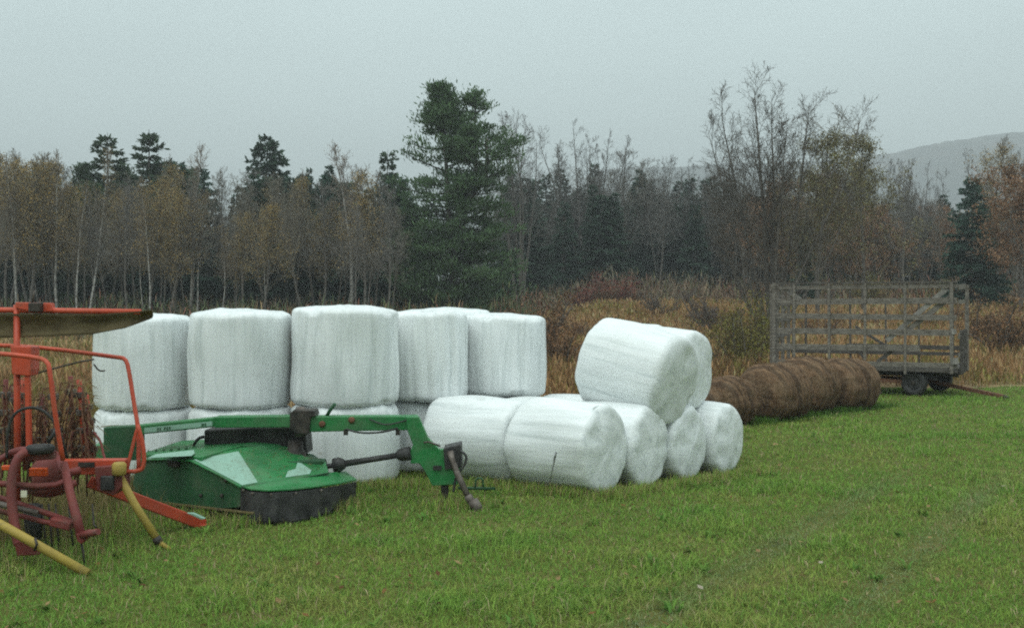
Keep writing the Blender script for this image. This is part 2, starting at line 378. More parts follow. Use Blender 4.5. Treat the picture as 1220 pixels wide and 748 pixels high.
# fallen leaves
n = 420; X, Y = wedge(n, 7.5, 26, 1.2, 1); k = Y < meadow_edge(X) - 1; X, Y = X[k], Y[k]; n = len(X)
az = rg.uniform(0, 6.28, n); s = rg.uniform(.018, .042, n); ti = rg.uniform(-.5, .5, n)
d1 = np.stack([np.cos(az), np.sin(az), ti], -1) * s[:, None]; d2 = np.stack([-np.sin(az), np.cos(az), rg.uniform(-.4, .4, n)], -1) * (s * .65)[:, None]
P = np.stack([X, Y, ground_z(X, Y) + rg.uniform(.035, .07, n)], -1)
V = np.stack([P - d1, P + d2, P + d1, P - d2], 1).reshape(-1, 3); T = np.arange(n * 4).reshape(-1, 4)
pal = np.array([(.22, .12, .05), (.30, .20, .10), (.13, .07, .035), (.42, .36, .28), (.35, .25, .12)])
tag(link('fallen_leaves', fast_mesh('fallen_leaves', V, T, np.repeat(pal[rg.choice(5, n, p=[.3, .25, .25, .08, .12])], 4, 0), M['dry'])),
    'scattered dry brown leaves fallen on the grass', 'leaves', kind='stuff')

# ------------------------------------------------------------------ dry meadow
def meadow(n, y0, y1, hl, hh, seed):
    u = rg.random(n); Y = y0 * (y1 / y0) ** u; X = (rg.random(n) * 2 - 1) * (.55 * Y + 4)
    k = Y > meadow_edge(X) + .15; return X[k], Y[k]
DRY = np.array([[.15, .095, .05], [.27, .165, .075], [.40, .255, .125], [.47, .32, .17], [.17, .16, .05]])
X, Y = meadow(230000, 17, 105, 0, 0, 1); n = len(X)
a = fbm(X * .12, Y * .12, 61); b = fbm(X * .6, Y * .6, 71)
t = np.clip((a - .5) * 5 + (b - .5) * 2.4 + rg.normal(0, .5, n) + 1.1 + np.clip((Y - 32) / 25, 0, .8), 0, 2.99)
i0 = t.astype(int); fr = (t - i0)[:, None]; col = DRY[i0] * (1 - fr) + DRY[np.minimum(i0 + 1, 3)] * fr
gr = (rg.random(n) < .14) | ((fbm(X * .3, Y * .3, 81) > .6) & (rg.random(n) < .6)); col[gr] = DRY[4] * rg.uniform(.7, 1.5, (gr.sum(), 1))
col *= rg.uniform(.7, 1.3, (n, 1)) * np.array([[1.18, 1.12, 1.16]])
edge = np.clip((Y - meadow_edge(X)) / 2.5, .3, 1)
H = rg.uniform(.35, 1.0, n) * edge * (.75 + .7 * fbm(X * .25, Y * .25, 91))
P = np.stack([X, Y, ground_z(X, Y)], -1); az = rg.uniform(0, 6.28, n); ln = rg.uniform(.05, .6, n)
w = .005 + .00045 * Y * rg.uniform(.5, 1.3, n)
parts = [blades(P, H, w, ln, az, col)]
# plumes of the goldenrod heads
m = rg.random(n) < .32; Pm = P[m] + np.stack([np.cos(az[m]) * H[m] * ln[m] * .7, np.sin(az[m]) * H[m] * ln[m] * .7, H[m] * .72], -1)
for q in range(2):
    jit = rg.normal(0, .05, (m.sum(), 3)); hh = rg.uniform(.14, .3, m.sum())
    parts.append(blades(Pm + jit, hh, w[m] * 1.7 + .008, rg.uniform(.3, 1, m.sum()), rg.uniform(0, 6.28, m.sum()), np.clip(col[m] * rg.uniform(.6, 1.25, (m.sum(), 1)), 0, .45)))
V, T, C = join(parts)
tag(link('dry_meadow', fast_mesh('dry_meadow', V, T, C, M['dry'])), 'tall dead tan grass and goldenrod behind the bales', 'dry grass', kind='stuff')

# ------------------------------------------------------------------ trees
def tubes(S, k):
    P0 = np.array([s[0] for s in S]); P1 = np.array([s[1] for s in S]); r0 = np.array([s[2] for s in S]); r1 = np.array([s[3] for s in S])
    d = P1 - P0; d /= np.linalg.norm(d, axis=1, keepdims=True) + 1e-9
    ref = np.where(np.abs(d[:, 2:3]) < .9, [[0, 0, 1.]], [[1., 0, 0]])
    x = np.cross(d, ref); x /= np.linalg.norm(x, axis=1, keepdims=True); y = np.cross(d, x)
    an = np.arange(k) * 2 * math.pi / k
    ring = x[:, None] * np.cos(an)[None, :, None] + y[:, None] * np.sin(an)[None, :, None]
    V = np.concatenate([P0[:, None] + ring * r0[:, None, None], P1[:, None] + ring * r1[:, None, None]], 1).reshape(-1, 3)
    b = (np.arange(len(S)) * 2 * k)[:, None]; j = np.arange(k); jn = (j + 1) % k
    T = np.concatenate([np.stack([b + j, b + jn, b + jn + k], -1), np.stack([b + j, b + jn + k, b + j + k], -1)], 1).reshape(-1, 3)
    return V, T
def unit(v):
    return v / (math.sqrt(v[0] * v[0] + v[1] * v[1] + v[2] * v[2]) + 1e-9)
class Bare:
    """a leafless or nearly leafless tree grown branch by branch"""
    def __init__(s, seed, H, r, kids=(30, 6, 5), start=.3, blen=.26, ang=(35, 60), up=.07, stems=None, wob=.05, twig_r=.012):
        s.g = np.random.default_rng(seed); s.trunk = []; s.br = []; s.tips = []; s.kids = kids; s.up = up; s.ang = ang; s.twr = twig_r
        s.H = H
        for (az, lean, h, rr) in (stems or [(0, .02, 1, 1)]):
            d = unit(np.array([math.cos(az) * lean, math.sin(az) * lean, 1.0])); s.stem(np.array([0, 0, -.1]), d, H * h, r * rr, start, blen, wob)
    def stem(s, p, d, L, r, start, blen, wob):
        g = s.g; n = 12; pts = [p]
        for i in range(n):
            d = unit(d + g.normal(0, wob, 3) + np.array([0, 0, .05])); q = p + d * L / n
            s.trunk.append((p, q, r * (1 - i / n) ** .8 + .012, r * (1 - (i + 1) / n) ** .8 + .012)); pts.append(q); p = q
        K = s.kids[0]
        for j in range(K):
            t = start + (1 - start) * ((j + g.random()) / K); f = t * n; i = min(int(f), n - 1); q = pts[i] + (pts[i + 1] - pts[i]) * (f - i)
            az = j * 2.4 + g.normal(0, .4); an = R(g.uniform(*s.ang)) * (1 - .35 * t)
            dd = np.array([math.cos(az) * math.sin(an), math.sin(az) * math.sin(an), math.cos(an)])
            bl = L * blen * (1.15 - .85 * (t - start) / (1 - start)) * g.uniform(.6, 1.15)
            s.branch(q, dd, bl, max(.018, r * .38 * (1.1 - t)), 1)
    def branch(s, p, d, L, r, lv):
        g = s.g; n = (0, 4, 3, 2)[lv]; pts = [p]; ds = []
        for i in range(n):
            d = unit(d + g.normal(0, .12 + .05 * lv, 3) + np.array([0, 0, s.up])); q = p + d * L / n
            ra = max(s.twr * .75, r * (1 - .8 * i / n)); rb = max(s.twr * .6, r * (1 - .8 * (i + 1) / n))
            s.br.append((p, q, ra, rb)); pts.append(q); ds.append(d); p = q
        if lv == len(s.kids): s.tips.append(p); return
        for j in range(s.kids[lv]):
            t = .2 + .8 * (j + g.random()) / s.kids[lv]; f = t * n; i = min(int(f), n - 1); q = pts[i] + (pts[i + 1] - pts[i]) * (f - i)
            v = g.normal(0, 1, 3); v -= ds[i] * v.dot(ds[i]); v = unit(v); dd = unit(ds[i] * .75 + v * .7)
            s.branch(q, dd, L * g.uniform(.35, .6) * (1.1 - .4 * t), max(s.twr, r * .45), lv + 1)
    def meshes(s, nm, bark, twig_col, leaf_n=0, leaf_cols=None, leaf_size=.12, leaf_low=0, leaf_high=1):
        V, T = tubes(s.trunk, 8); tr = fast_mesh(nm + '_trunk', V, T, None, bark, True)
        V, T = tubes(s.br, 3); C = np.tile(np.array(twig_col), (len(V), 1)) * np.repeat(s.g.uniform(.7, 1.3, (len(s.br), 1)), 6, 0)
        parts = [(V, T, C)]
        if leaf_n:
            tips = np.array(s.tips); zz = tips[:, 2] / s.H; tips = tips[(zz >= leaf_low) & (zz <= leaf_high)]
            q = tips[s.g.integers(0, len(tips), leaf_n)] + s.g.normal(0, .16, (leaf_n, 3)); m = len(q)
            d1 = s.g.normal(0, 1, (m, 3)); d1 /= np.linalg.norm(d1, axis=1, keepdims=True); d2 = np.cross(d1, s.g.normal(0, 1, (m, 3))); d2 /= np.linalg.norm(d2, axis=1, keepdims=True)
            z = s.g.uniform(.5, 1.1, (m, 1)) * leaf_size
            Vl = np.stack([q - d1 * z * .5, q + d2 * z * .4, q + d1 * z * .5], 1).reshape(-1, 3); Tl = np.arange(m * 3).reshape(-1, 3)
            lc = np.array(leaf_cols)[s.g.integers(0, len(leaf_cols), m)] * s.g.uniform(.65, 1.25, (m, 1)); parts.append((Vl, Tl, np.repeat(lc, 3, 0)))
        V, T, C = join(parts); return tr, fast_mesh(nm + '_crown', V, T, C, M['twig'])
def needles(g, pts, dirs, length, width, cols, droop=.0):
    n = len(pts); v = g.normal(0, 1, (n, 3)); v /= np.linalg.norm(v, axis=1, keepdims=True)
    d = dirs + v * .75; d[:, 2] -= droop; d /= np.linalg.norm(d, axis=1, keepdims=True)
    s = np.cross(d, g.normal(0, 1, (n, 3))); s /= np.linalg.norm(s, axis=1, keepdims=True)
    L = (length * g.uniform(.6, 1.2, n))[:, None]; w = (width * g.uniform(.7, 1.3, n))[:, None]
    V = np.stack([pts - s * w * .3, pts + d * L * .5 + s * w * .5, pts + d * L, pts + d * L * .5 - s * w * .5], 1).reshape(-1, 3)
    b = np.arange(n)[:, None] * 4; T = np.concatenate([b + [0, 1, 2], b + [0, 2, 3]], 1).reshape(-1, 3)
    return V, T, np.repeat(cols, 4, 0)
def spruce(nm, seed, H, Rm, col, whorls=34, low=.05, ragged=.2, dens=1.0):
    g = np.random.default_rng(seed); tr = []; p = np.array([0, 0, -.1]); r = H * .011
    for i in range(12):
        q = np.array([g.normal(0, .03), g.normal(0, .03), H * (i + 1) / 12]); tr.append((p, q, r * (1 - i / 12) + .015, r * (1 - (i + 1) / 12) + .01)); p = q
    br = []; PT = []; DR = []; CC = []
    for i in range(whorls):
        t = low + (1 - low) * ((i + .4 * g.random()) / whorls); z = H * t
        for j in range(6):
            az = g.uniform(0, 6.28); L = Rm * ((1 - t) ** .75 * .97 + .03) * g.uniform(1 - 2 * ragged, 1 + ragged * .6)
            sl = -.32 * (1 - t) + .35 * t ** 2 + g.normal(0, .08); d = unit(np.array([math.cos(az), math.sin(az), sl])); a = np.array([0, 0, z])
            b = a + d * L; br.append((a, b, .02 + .012 * L, .006))
            m = max(4, int(L * 9 * dens)); s = g.uniform(.12, 1, m) ** .8; q = a + d * (L * s)[:, None]; side = np.array([-math.sin(az), math.cos(az), 0])
            lat = g.normal(0, .24, m) * (.25 + .85 * (1 - np.abs(s - .45)) * min(1, L / 1.6)); q = q + side * lat[:, None]; q[:, 2] -= np.abs(lat) * .25 + g.uniform(0, .12, m)
            PT.append(q); DR.append(np.tile(d, (m, 1)) * .8 + side * np.sign(lat)[:, None] * .5)
            CC.append(np.tile(np.array(col) * (.75 + .5 * g.random()), (m, 1)))
    PT = np.concatenate(PT); DR = np.concatenate(DR); CC = np.concatenate(CC); reps = 2
    PT = np.repeat(PT, reps, 0); DR = np.repeat(DR, reps, 0); CC = np.repeat(CC, reps, 0) * g.uniform(.6, 1.35, (len(PT), 1))
    V, T = tubes(br, 3); parts = [(V, T, np.tile(np.array((.045, .036, .028)), (len(V), 1))), needles(g, PT, DR, .42 * (H / 15) ** .5, .17 * (H / 15) ** .5, CC, .12)]
    V, T, C = join(parts); Vt, Tt = tubes(tr, 8)
    return fast_mesh(nm + '_trunk', Vt, Tt, None, M['pine_bark'], True), fast_mesh(nm + '_crown', V, T, C, M['leaf'])
def white_pine(nm, seed, H, prof, leaders, col, nlimb=70, clumps=13, per=16, low=.08):
    """prof: list of (height share, radius); leaders: list of (dx, dy, start share, top share)"""
    g = np.random.default_rng(seed); tr = []; lines = []
    for (dx, dy, s0, s1) in leaders:
        pts = []
        for i in range(11):
            t = i / 10; h = s0 + (s1 - s0) * t; k = min(1, t * 2.2) if s0 > 0 else t
            pts.append(np.array([dx * k + g.normal(0, .04), dy * k + g.normal(0, .04), H * h - .1]))
        for i in range(10):
            r = H * .016 * (1 - (s0 + (s1 - s0) * i / 10)) ** .9 + .03; r2 = H * .016 * (1 - (s0 + (s1 - s0) * (i + 1) / 10)) ** .9 + .02
            tr.append((pts[i], pts[i + 1], r, r2))
        lines.append((pts, s0, s1))
    br = []; PT = []; DR = []; CC = []; ph = [p[0] for p in prof]; pr = [p[1] for p in prof]
    for i in range(nlimb):
        t = low + (1 - low) * (i + g.random()) / nlimb; pts, s0, s1 = lines[g.integers(0, len(lines))]
        if not (s0 <= t <= s1): pts, s0, s1 = lines[0]; 
        f = np.clip((t - s0) / (s1 - s0), 0, .999) * 10; k = int(f); a = pts[k] + (pts[k + 1] - pts[k]) * (f - k)
        az = i * 2.4 + g.normal(0, .5); Lm = np.interp(t, ph, pr) * g.uniform(.55, 1.12)
        d = unit(np.array([math.cos(az), math.sin(az), -.08 + .55 * max(0, t - .55) / .45 + g.normal(0, .1)])); p = a
        L = Lm; n = 4; path = [p]; dirs = []
        for q in range(n):
            d = unit(d + g.normal(0, .1, 3) + np.array([0, 0, .07])); p2 = p + d * L / n; br.append((p, p2, .05 * (1 - q / n) + .02, .05 * (1 - (q + 1) / n) + .012)); p = p2; path.append(p); dirs.append(d)
        shade = g.uniform(.75, 1.25)
        for q in range(clumps):
            s = g.uniform(.3, 1.02); f = min(s, .999) * n; k = int(f); c0 = path[k] + (path[k + 1] - path[k]) * (f - k)
            side = unit(np.cross(dirs[k], [0, 0, 1.])); off = side * g.normal(0, .22 * L * .55) * (1.15 - s * .6); c1 = c0 + off + np.array([0, 0, g.uniform(-.05, .25)])
            if g.random() < .6: br.append((c0, c1, .016, .008))
            cs = g.uniform(.26, .46); q_ = c1 + g.normal(0, cs, (per, 3)) * np.array([1, 1, .42]); PT.append(q_)
            DR.append(np.tile(unit(dirs[k] * .5 + np.array([0, 0, .6])), (per, 1))); CC.append(np.tile(np.array(col) * shade * g.uniform(.75, 1.3), (per, 1)))
    PT = np.concatenate(PT); DR = np.concatenate(DR); CC = np.concatenate(CC) * g.uniform(.65, 1.3, (len(PT), 1))
    V, T = tubes(br, 4); parts = [(V, T, np.tile(np.array((.05, .04, .03)), (len(V), 1))), needles(g, PT, DR, .36, .10, CC)]
    V, T, C = join(parts); Vt, Tt = tubes(tr, 9)
    return fast_mesh(nm + '_trunk', Vt, Tt, None, M['pine_bark'], True), fast_mesh(nm + '_crown', V, T, C, M['leaf'])

GREY = (.19, .178, .16); BROWN = (.195, .175, .14); TAN = [(.38, .26, .10), (.28, .20, .10), (.45, .31, .11), (.22, .20, .10)]
OLIVE = [(.20, .18, .085), (.23, .19, .095), (.16, .16, .075)]; RUSSET = [(.28, .155, .09), (.23, .13, .08), (.32, .2, .115)]
PR = {}                                                     # name of kind -> (trunk mesh, crown mesh, natural height)
def proto(key, tr_cr, H): PR[key] = (*tr_cr, H)
for q in range(4):
    proto(f'bare{q}', Bare(100 + q, 13, .13, (30, 7, 6), .40, .27, (28, 58), twig_r=.012).meshes(f'bare{q}', M['bark'], GREY if q % 2 else BROWN), 13)
for q in range(2):
    proto(f'pole{q}', Bare(130 + q, 13, .10, (30, 6, 4), .45, .18, (25, 50), .14).meshes(f'pole{q}', M['birch_bark'], (.20, .17, .135), 700, TAN, .13), 13)
for q in range(2):
    proto(f'tan{q}', Bare(150 + q, 11, .10, (30, 7, 6), .34, .28, (30, 60)).meshes(f'tan{q}', M['bark'], BROWN, 4200, TAN, .14), 11)
proto('wispy', Bare(160, 13, .12, (38, 6, 5), .35, .2, (25, 45), .15).meshes('wispy', M['birch_bark'], (.25, .215, .18), 700, [(.34, .27, .2), (.28, .2, .14)], .12), 13)
def vase(seed, n, l0, l1):
    g = np.random.default_rng(seed); return [(q * 6.283 / n + g.normal(0, .3), g.uniform(l0, l1), g.uniform(.82, 1.0), .75 if q else 1) for q in range(n)]
proto('spread0', Bare(171, 15, .17, (11, 7, 7), .34, .27, (24, 62), .04, vase(1, 6, .08, .34), .05, .011).meshes('spread0', M['bark'], (.16, .15, .14)), 15)
proto('spread1', Bare(172, 15, .17, (11, 7, 7), .32, .27, (24, 64), .04, vase(2, 7, .10, .40), .055, .011).meshes('spread1', M['bark'], (.16, .15, .14)), 15)
proto('russet', Bare(181, 11, .14, (20, 8, 6), .12, .46, (28, 68)).meshes('russet', M['bark'], BROWN, 15000, RUSSET, .22), 11)
proto('olive', Bare(182, 12, .14, (20, 8, 6), .12, .46, (25, 60), .12).meshes('olive', M['bark'], (.14, .12, .075), 8500, OLIVE, .19, .15, .98), 12)
DG = (.058, .096, .066)
for q in range(3): proto(f'spruce{q}', spruce(f'spruce{q}', 200 + q, 15, 3.0 - .3 * q, DG, ragged=.2 + .06 * q, dens=1.5), 15)
for q in range(2): proto(f'ragged{q}', white_pine(f'ragged{q}', 220 + q, 14, [(.0, 2.4), (.3, 2.7), (.55, 2.2), (.72, 1.6), (.85, .85), (.94, .4), (1, .1)], [(0, 0, 0, 1)], (.066, .098, .052), 64, 10, 15, .12), 14)
for q in range(2): proto(f'tuft{q}', spruce(f'tuft{q}', 250 + q, 15, 3.7, (.066, .098, .058), 26, .05, .30, 1.6), 15)
proto('cone', spruce('cone', 255, 15, 5.6, (.058, .092, .062), 38, .04, .2, 1.7), 15)
proto('full', spruce('full', 244, 12, 4.0, (.058, .105, .078), 36, .03, .16, 1.7), 12)
def tree(name, key, x, y, H, label, cat='tree', group=None, rz=None, wide=1.0):
    tr, cr, h = PR[key]; k = (H - gz(x, y)) / h
    o = empty(name, (x, y, gz(x, y)), label, cat, group); o.rotation_euler.z = rnd.uniform(0, 6.28) if rz is None else rz
    o.scale = (k * wide, k * wide, k)
    link('trunk', tr, o); link('crown', cr, o); return o
def Htop(py, Y): return EYE + (HY - py) / F * Y - .4

# the tall white pine in the middle
pp = white_pine('tall_pine', 300, 18.2, [(0, 4.2), (.08, 6.0), (.2, 5.4), (.42, 4.4), (.58, 4.1), (.70, 3.8), (.80, 2.6), (.88, 1.45), (.94, .7), (.98, .3), (1, .1)],
                [(-1.2, 0, 0, 1.0), (1.3, .3, .40, .985), (2.1, -.4, .5, .80)], (.092, .148, .070), 225, 13, 16, .04)
PR['tall'] = (*pp, 18.2)
tree('pine_tree', 'tall', GX(545, 75), 75, 17.3, 'tallest tree, a broad dark green pine with two leading tops behind the white bales', rz=0.0)
# the many-stemmed bare tree behind the wagon
PI = math.pi
g0 = [(PI, .07, 1.0, 1), (0, .10, .96, .85), (PI, .24, .94, .7), (.2, .25, .96, .75), (PI - .3, .40, .86, .6), (-.2, .40, .92, .65), (1.2, .22, .85, .6), (-1.3, .25, .85, .6),
      (PI, .66, .66, .5), (.1, .68, .72, .5), (PI + .4, .95, .5, .45)]
PR['multi'] = (*Bare(310, 14.2, .14, (14, 8, 7), .24, .34, (20, 50), .07, g0, .035, .010).meshes('multi', M['bark'], (.12, .108, .092), 260, [(.2, .15, .12), (.14, .11, .09)], .14), 14.2)
tree('bare_tree', 'multi', GX(918, 52), 52, Htop(72, 52) * .94, 'tall bare tree of many spreading stems rising just behind the wagon', rz=0)
tree('olive_tree', 'olive', GX(975, 62), 62, Htop(148, 62), 'olive leaved tree behind the middle of the wagon, beside the many stemmed bare tree', rz=1, wide=1.05)
tree('olive_tree', 'olive', GX(1028, 66), 66, Htop(150, 66), 'olive brown round crowned tree above the right half of the wagon', rz=3.3, wide=.95)
# conifers that can be told apart
for key, px, Y, top, lab, wd in [
    ('cone', 318, 88, 156, 'dark pointed spruce standing alone against the sky left of the tall pine', 1.0),
    ('tuft0', 128, 84, 152, 'dark pine with a tufted top among pale trunks, left of a taller tufted pine', 1.35),
    ('tuft1', 178, 86, 148, 'dark pine with the highest tufted top of the left wood', 1.4),
    ('spruce1', 368, 95, 194, 'small dark spire just right of the pointed spruce', .7),
    ('spruce2', 392, 92, 190, 'small dark conifer second to the right of the pointed spruce', .9),
    ('tuft0', 462, 88, 172, 'dark pine crown tucked against the left side of the tall pine', 1.0),
    ('spruce1', 708, 118, 190, 'dark conifer spire below a bare spreading tree, right of the tall pine', 1.1),
    ('spruce0', 762, 120, 196, 'broad dark conifer midway between the tall pine and the bare many stemmed tree', 1.1),
    ('spruce2', 668, 112, 196, 'bluish dark conifer right beside the tall pine', 1.2),
    ('full', 1158, 74, 203, 'deep green conifer at the right edge of the wood, beneath a tan crown', 1.0),
    ('spruce2', 960, 80, 255, 'green conifer half hidden behind the stems of the bare tree by the wagon', 1.2)]:
    tree('conifer_tree', key, GX(px, Y), Y, Htop(top, Y), lab, 'conifer', wide=wd)
for px, Y, top, key, lab, wd in [
    (229, 66, 162, 'wispy', 'whitest birch trunk of the left wood, with a wispy pale top', .8),
    (70, 67, 178, 'pole0', 'pale slender birch left of the two tufted pines', .9),
    (103, 66, 170, 'pole1', 'pale leaning birch in front of the tufted pines', .8),
    (178, 64, 205, 'pole0', 'thin pale birch below the highest tufted pine', .7),
    (420, 72, 162, 'wispy', 'tree with pale feathery top and yellow leaves left of the tall pine', 1.0),
    (262, 66, 262, 'pole1', 'short crooked pale sapling in the gap beside the pointed spruce', .9),
    (314, 66, 240, 'pole0', 'thin pale birch below the pointed spruce', .7)]:
    tree('birch_tree', key, GX(px, Y), Y, Htop(top, Y), lab, 'birch', wide=wd)
for px, Y, top, key, lab, wd in [
    (622, 92, 112, 'spread0', 'bare grey tree reaching above the right shoulder of the tall pine', .75),
    (702, 108, 134, 'spread1', 'tallest bare spreading tree between the tall pine and the wagon', .75),
    (668, 110, 176, 'bare1', 'bare tree with an open top just right of the tall pine', .9),
    (785, 112, 168, 'spread0', 'bare round topped tree midway between the pine and the many stemmed tree', .8),
    (745, 115, 182, 'bare3', 'bare grey tree second from the tallest bare spreading tree', 1.1),
    (830, 110, 180, 'spread1', 'bare tree left of the many stemmed tree by the wagon', .9),
    (1070, 100, 170, 'spread0', 'bare grey tree against the misty hill, right of the olive crowns', .7),
    (1100, 96, 186, 'spread1', 'bare slender tree in the middle of the misty hill gap', .6),
    (1212, 92, 156, 'spread1', 'bare tree top at the far right edge above the russet tree', .8)]:
    tree('bare_tree', key, GX(px, Y), Y, Htop(top, Y), lab, 'bare tree', wide=wd)
tree('tan_tree', 'tan0', GX(1168, 82), 82, Htop(172, 82), 'tan brown tree with a rounded top above the deep green conifer', wide=1.0)
tree('russet_tree', 'russet', GX(1215, 70), 70, Htop(192, 70), 'russet leaved tree at the far right edge of the photo', wide=1.1)
tree('tan_tree', 'tan1', GX(435, 68), 68, Htop(196, 68), 'tree with yellow tan leaves between the pointed spruce and the tall pine', wide=.95)
tree('tan_tree', 'tan0', GX(35, 68), 68, Htop(182, 68), 'orange brown tree at the far left edge of the wood', wide=1.0)
# the crowd of look-alikes between them
def crowd(px0, px1, n, Y0, Y1, t0, t1, keys, name, label, cat, group, wide=(.7, 1.0)):
    for i in range(n):
        px = px0 + (px1 - px0) * (i + rnd.uniform(.05, .95)) / n; Y = rnd.uniform(Y0, Y1); top = rnd.uniform(t0, t1)
        if 95 < px < 212 and name == 'bare_tree': top = max(top, rnd.uniform(205, 240))
        tree(name, rnd.choice(keys), GX(px, Y), Y, Htop(top, Y), label, cat, group, wide=rnd.uniform(*wide))
bk = ['bare0', 'bare1', 'bare2', 'bare3']
crowd(-90, 235, 52, 64, 84, 178, 226, bk + ['tan0', 'tan1', 'pole0', 'pole1', 'tan0'], 'bare_tree', 'slender half bare brown tree in the crowded wood on the left', 'bare tree', 'slender trees of the left wood', (.7, 1.0))
crowd(-90, 240, 26, 78, 96, 180, 222, ['spruce0', 'spruce1', 'full', 'ragged0'], 'conifer_tree', 'dark conifer showing between the trunks of the left wood', 'conifer', 'conifers within the left wood', (.9, 1.3))
crowd(252, 480, 36, 64, 84, 200, 255, bk + ['tan0', 'tan1', 'pole1'], 'bare_tree', 'half bare brown tree in the wood between left gap and tall pine', 'bare tree', 'slender trees left of the tall pine', (.7, 1.0))
crowd(280, 480, 18, 76, 98, 198, 240, ['spruce0', 'spruce1', 'full'], 'conifer_tree', 'dark conifer showing behind brown trees left of the tall pine', 'conifer', 'conifers left of the tall pine', (.9, 1.3))
crowd(585, 880, 18, 106, 118, 190, 250, bk, 'bare_tree', 'grey bare tree in the dusky wood between tall pine and wagon', 'bare tree', 'bare trees of the middle wood', (.8, 1.1))
crowd(600, 880, 30, 100, 124, 200, 240, ['spruce0', 'spruce1', 'spruce2'], 'conifer_tree', 'dim bluish conifer within the dusky wood between tall pine and wagon', 'conifer', 'conifers of the middle wood', (1.1, 1.5))
crowd(880, 1130, 26, 84, 112, 200, 250, bk + ['russet'], 'bare_tree', 'brown bare tree in the wood behind the wagon', 'bare tree', 'bare trees behind the wagon', (.8, 1.1))
crowd(880, 1130, 16, 98, 124, 222, 258, ['spruce0', 'spruce1', 'spruce2'], 'conifer_tree', 'dim conifer deep in the wood behind the wagon', 'conifer', 'conifers behind the wagon', (1.1, 1.5))
crowd(1130, 1330, 6, 104, 118, 222, 255, ['spruce0', 'spruce1'], 'conifer_tree', 'dim conifer behind the russet tree at the right edge', 'conifer', 'conifers at the right edge', (1.1, 1.5))
crowd(1130, 1330, 14, 78, 100, 212, 260, bk + ['russet', 'tan0'], 'bare_tree', 'brown bare tree in the wood at the right edge', 'bare tree', 'bare trees at the right edge', (.8, 1.1))

# far mass of the wood behind everything: twigs and dark needles nobody could count
n = 95000; Y = rg.uniform(122, 150, n); X = rg.uniform(-95, 105, n)
hmax = 8.5 + 6 * fbm(X / 9, Y / 9, 101); hmax = hmax * np.interp(CX + F * X / Y, [0, 240, 262, 290, 1090, 1120, 1160], [1, 1, .55, 1, 1, .8, 1])
z = hmax * rg.random(n) ** .7; col = np.where(rg.random((n, 1)) < .5, np.array([[.10, .09, .082]]), np.array([[.045, .058, .05]])) * rg.uniform(.6, 1.3, (n, 1))
P = np.stack([X, Y, ground_z(X, Y) + z], -1)
V, T, C = blades(P, rg.uniform(.6, 1.6, n), rg.uniform(.05, .16, n), rg.uniform(.1, .9, n), rg.uniform(0, 6.28, n), col)
tag(link('far_wood', fast_mesh('far_wood', V, T, C, M['twig'])), 'dim mass of the wood far behind the front trees', 'woods', kind='stuff')
# undergrowth at the foot of the wood
n = 120000; Y = rg.uniform(54, 122, n); X = (rg.random(n) * 2 - 1) * (.56 * Y + 4)
k = Y > np.interp(CX + F * X / Y, [560, 680], [54, 80]) + 6 * (fbm(X / 5, Y / 5, 131) - .5); X, Y = X[k], Y[k]; n = len(X)
hm = (1.0 + 3.4 * fbm(X / 3.5, Y / 3.5, 111) ** 1.5) * np.clip((Y - np.interp(CX + F * X / Y, [560, 680], [52, 78])) / 8, .3, 1); z = hm * rg.random(n)
pal = np.array([(.19, .135, .095), (.21, .18, .13), (.14, .145, .065), (.24, .115, .08), (.28, .2, .11)])
ci = np.clip((fbm(X / 6, Y / 12, 121) * 2.6 - .8) * 5 + rg.normal(0, .8, n), 0, 4.99).astype(int)
P = np.stack([X, Y, ground_z(X, Y) + z], -1)
V, T, C = blades(P, rg.uniform(.3, .9, n), rg.uniform(.02, .07, n), rg.uniform(.1, 1.1, n), rg.uniform(0, 6.28, n), np.where((CX + F * X / Y < 640)[:, None] & (rg.random((n, 1)) < .45), np.array([[.115, .145, .07]]), pal[ci]) * rg.uniform(.6, 1.3, (n, 1)))
tag(link('undergrowth', fast_mesh('undergrowth', V, T, C, M['twig'])), 'tangled brown undergrowth at the foot of the wood', 'undergrowth', kind='stuff')

# shrubs in the meadow
class Shrub(Bare):
    def __init__(s, seed, H, n=9, kids=(9, 6, 4)):
        g = np.random.default_rng(seed)
        st = [(g.uniform(0, 6.28), g.uniform(.15, .95), g.uniform(.6, 1), g.uniform(.7, 1)) for _ in range(n)]
        Bare.__init__(s, seed, H, .025, kids, .15, .32, (25, 60), .08, st, .09, .008)
SH = {}
for key, seed, cols, ln, tw in [('brown', 401, [(.24, .13, .07), (.18, .105, .06)], 2200, (.16, .11, .075)), ('red', 402, [(.27, .075, .06), (.20, .07, .055)], 2400, (.18, .085, .075)),
                                ('olive', 403, [(.20, .18, .045), (.15, .15, .04)], 2800, (.15, .12, .065)), ('grey', 404, None, 0, (.16, .13, .11))]:
    b = Shrub(seed, 2.6); SH[key] = (*b.meshes('shrub_' + key, M['bark'], tw, ln, cols, .09), 2.6)
PR.update({'sh_' + k: v for k, v in SH.items()})
def shrub(key, px, Y, H, label, group=None, wide=1.1):
    tr, cr, h = PR['sh_' + key]; x = GX(px, Y); o = empty('shrub', (x, Y, gz(x, Y)), label, 'shrub', group)
    o.rotation_euler.z = rnd.uniform(0, 6.28); k = H / h; o.scale = (k * wide, k * wide, k); link('stems', tr, o); link('crown', cr, o)
shrub('red', 735, 80, 3.2, 'reddest low shrub at the foot of the wood above the top lying bale', None, 1.5)
shrub('red', 690, 79, 2.6, 'dull red shrub left of the reddest shrub at the foot of the wood', None, 1.4)
shrub('olive', 882, 36, 2.4, 'yellow green bush beside the left end of the wagon', None, 1.2)
shrub('olive', 905, 40, 2.8, 'taller yellow green bush directly behind the left end of the wagon', None, 1.0)
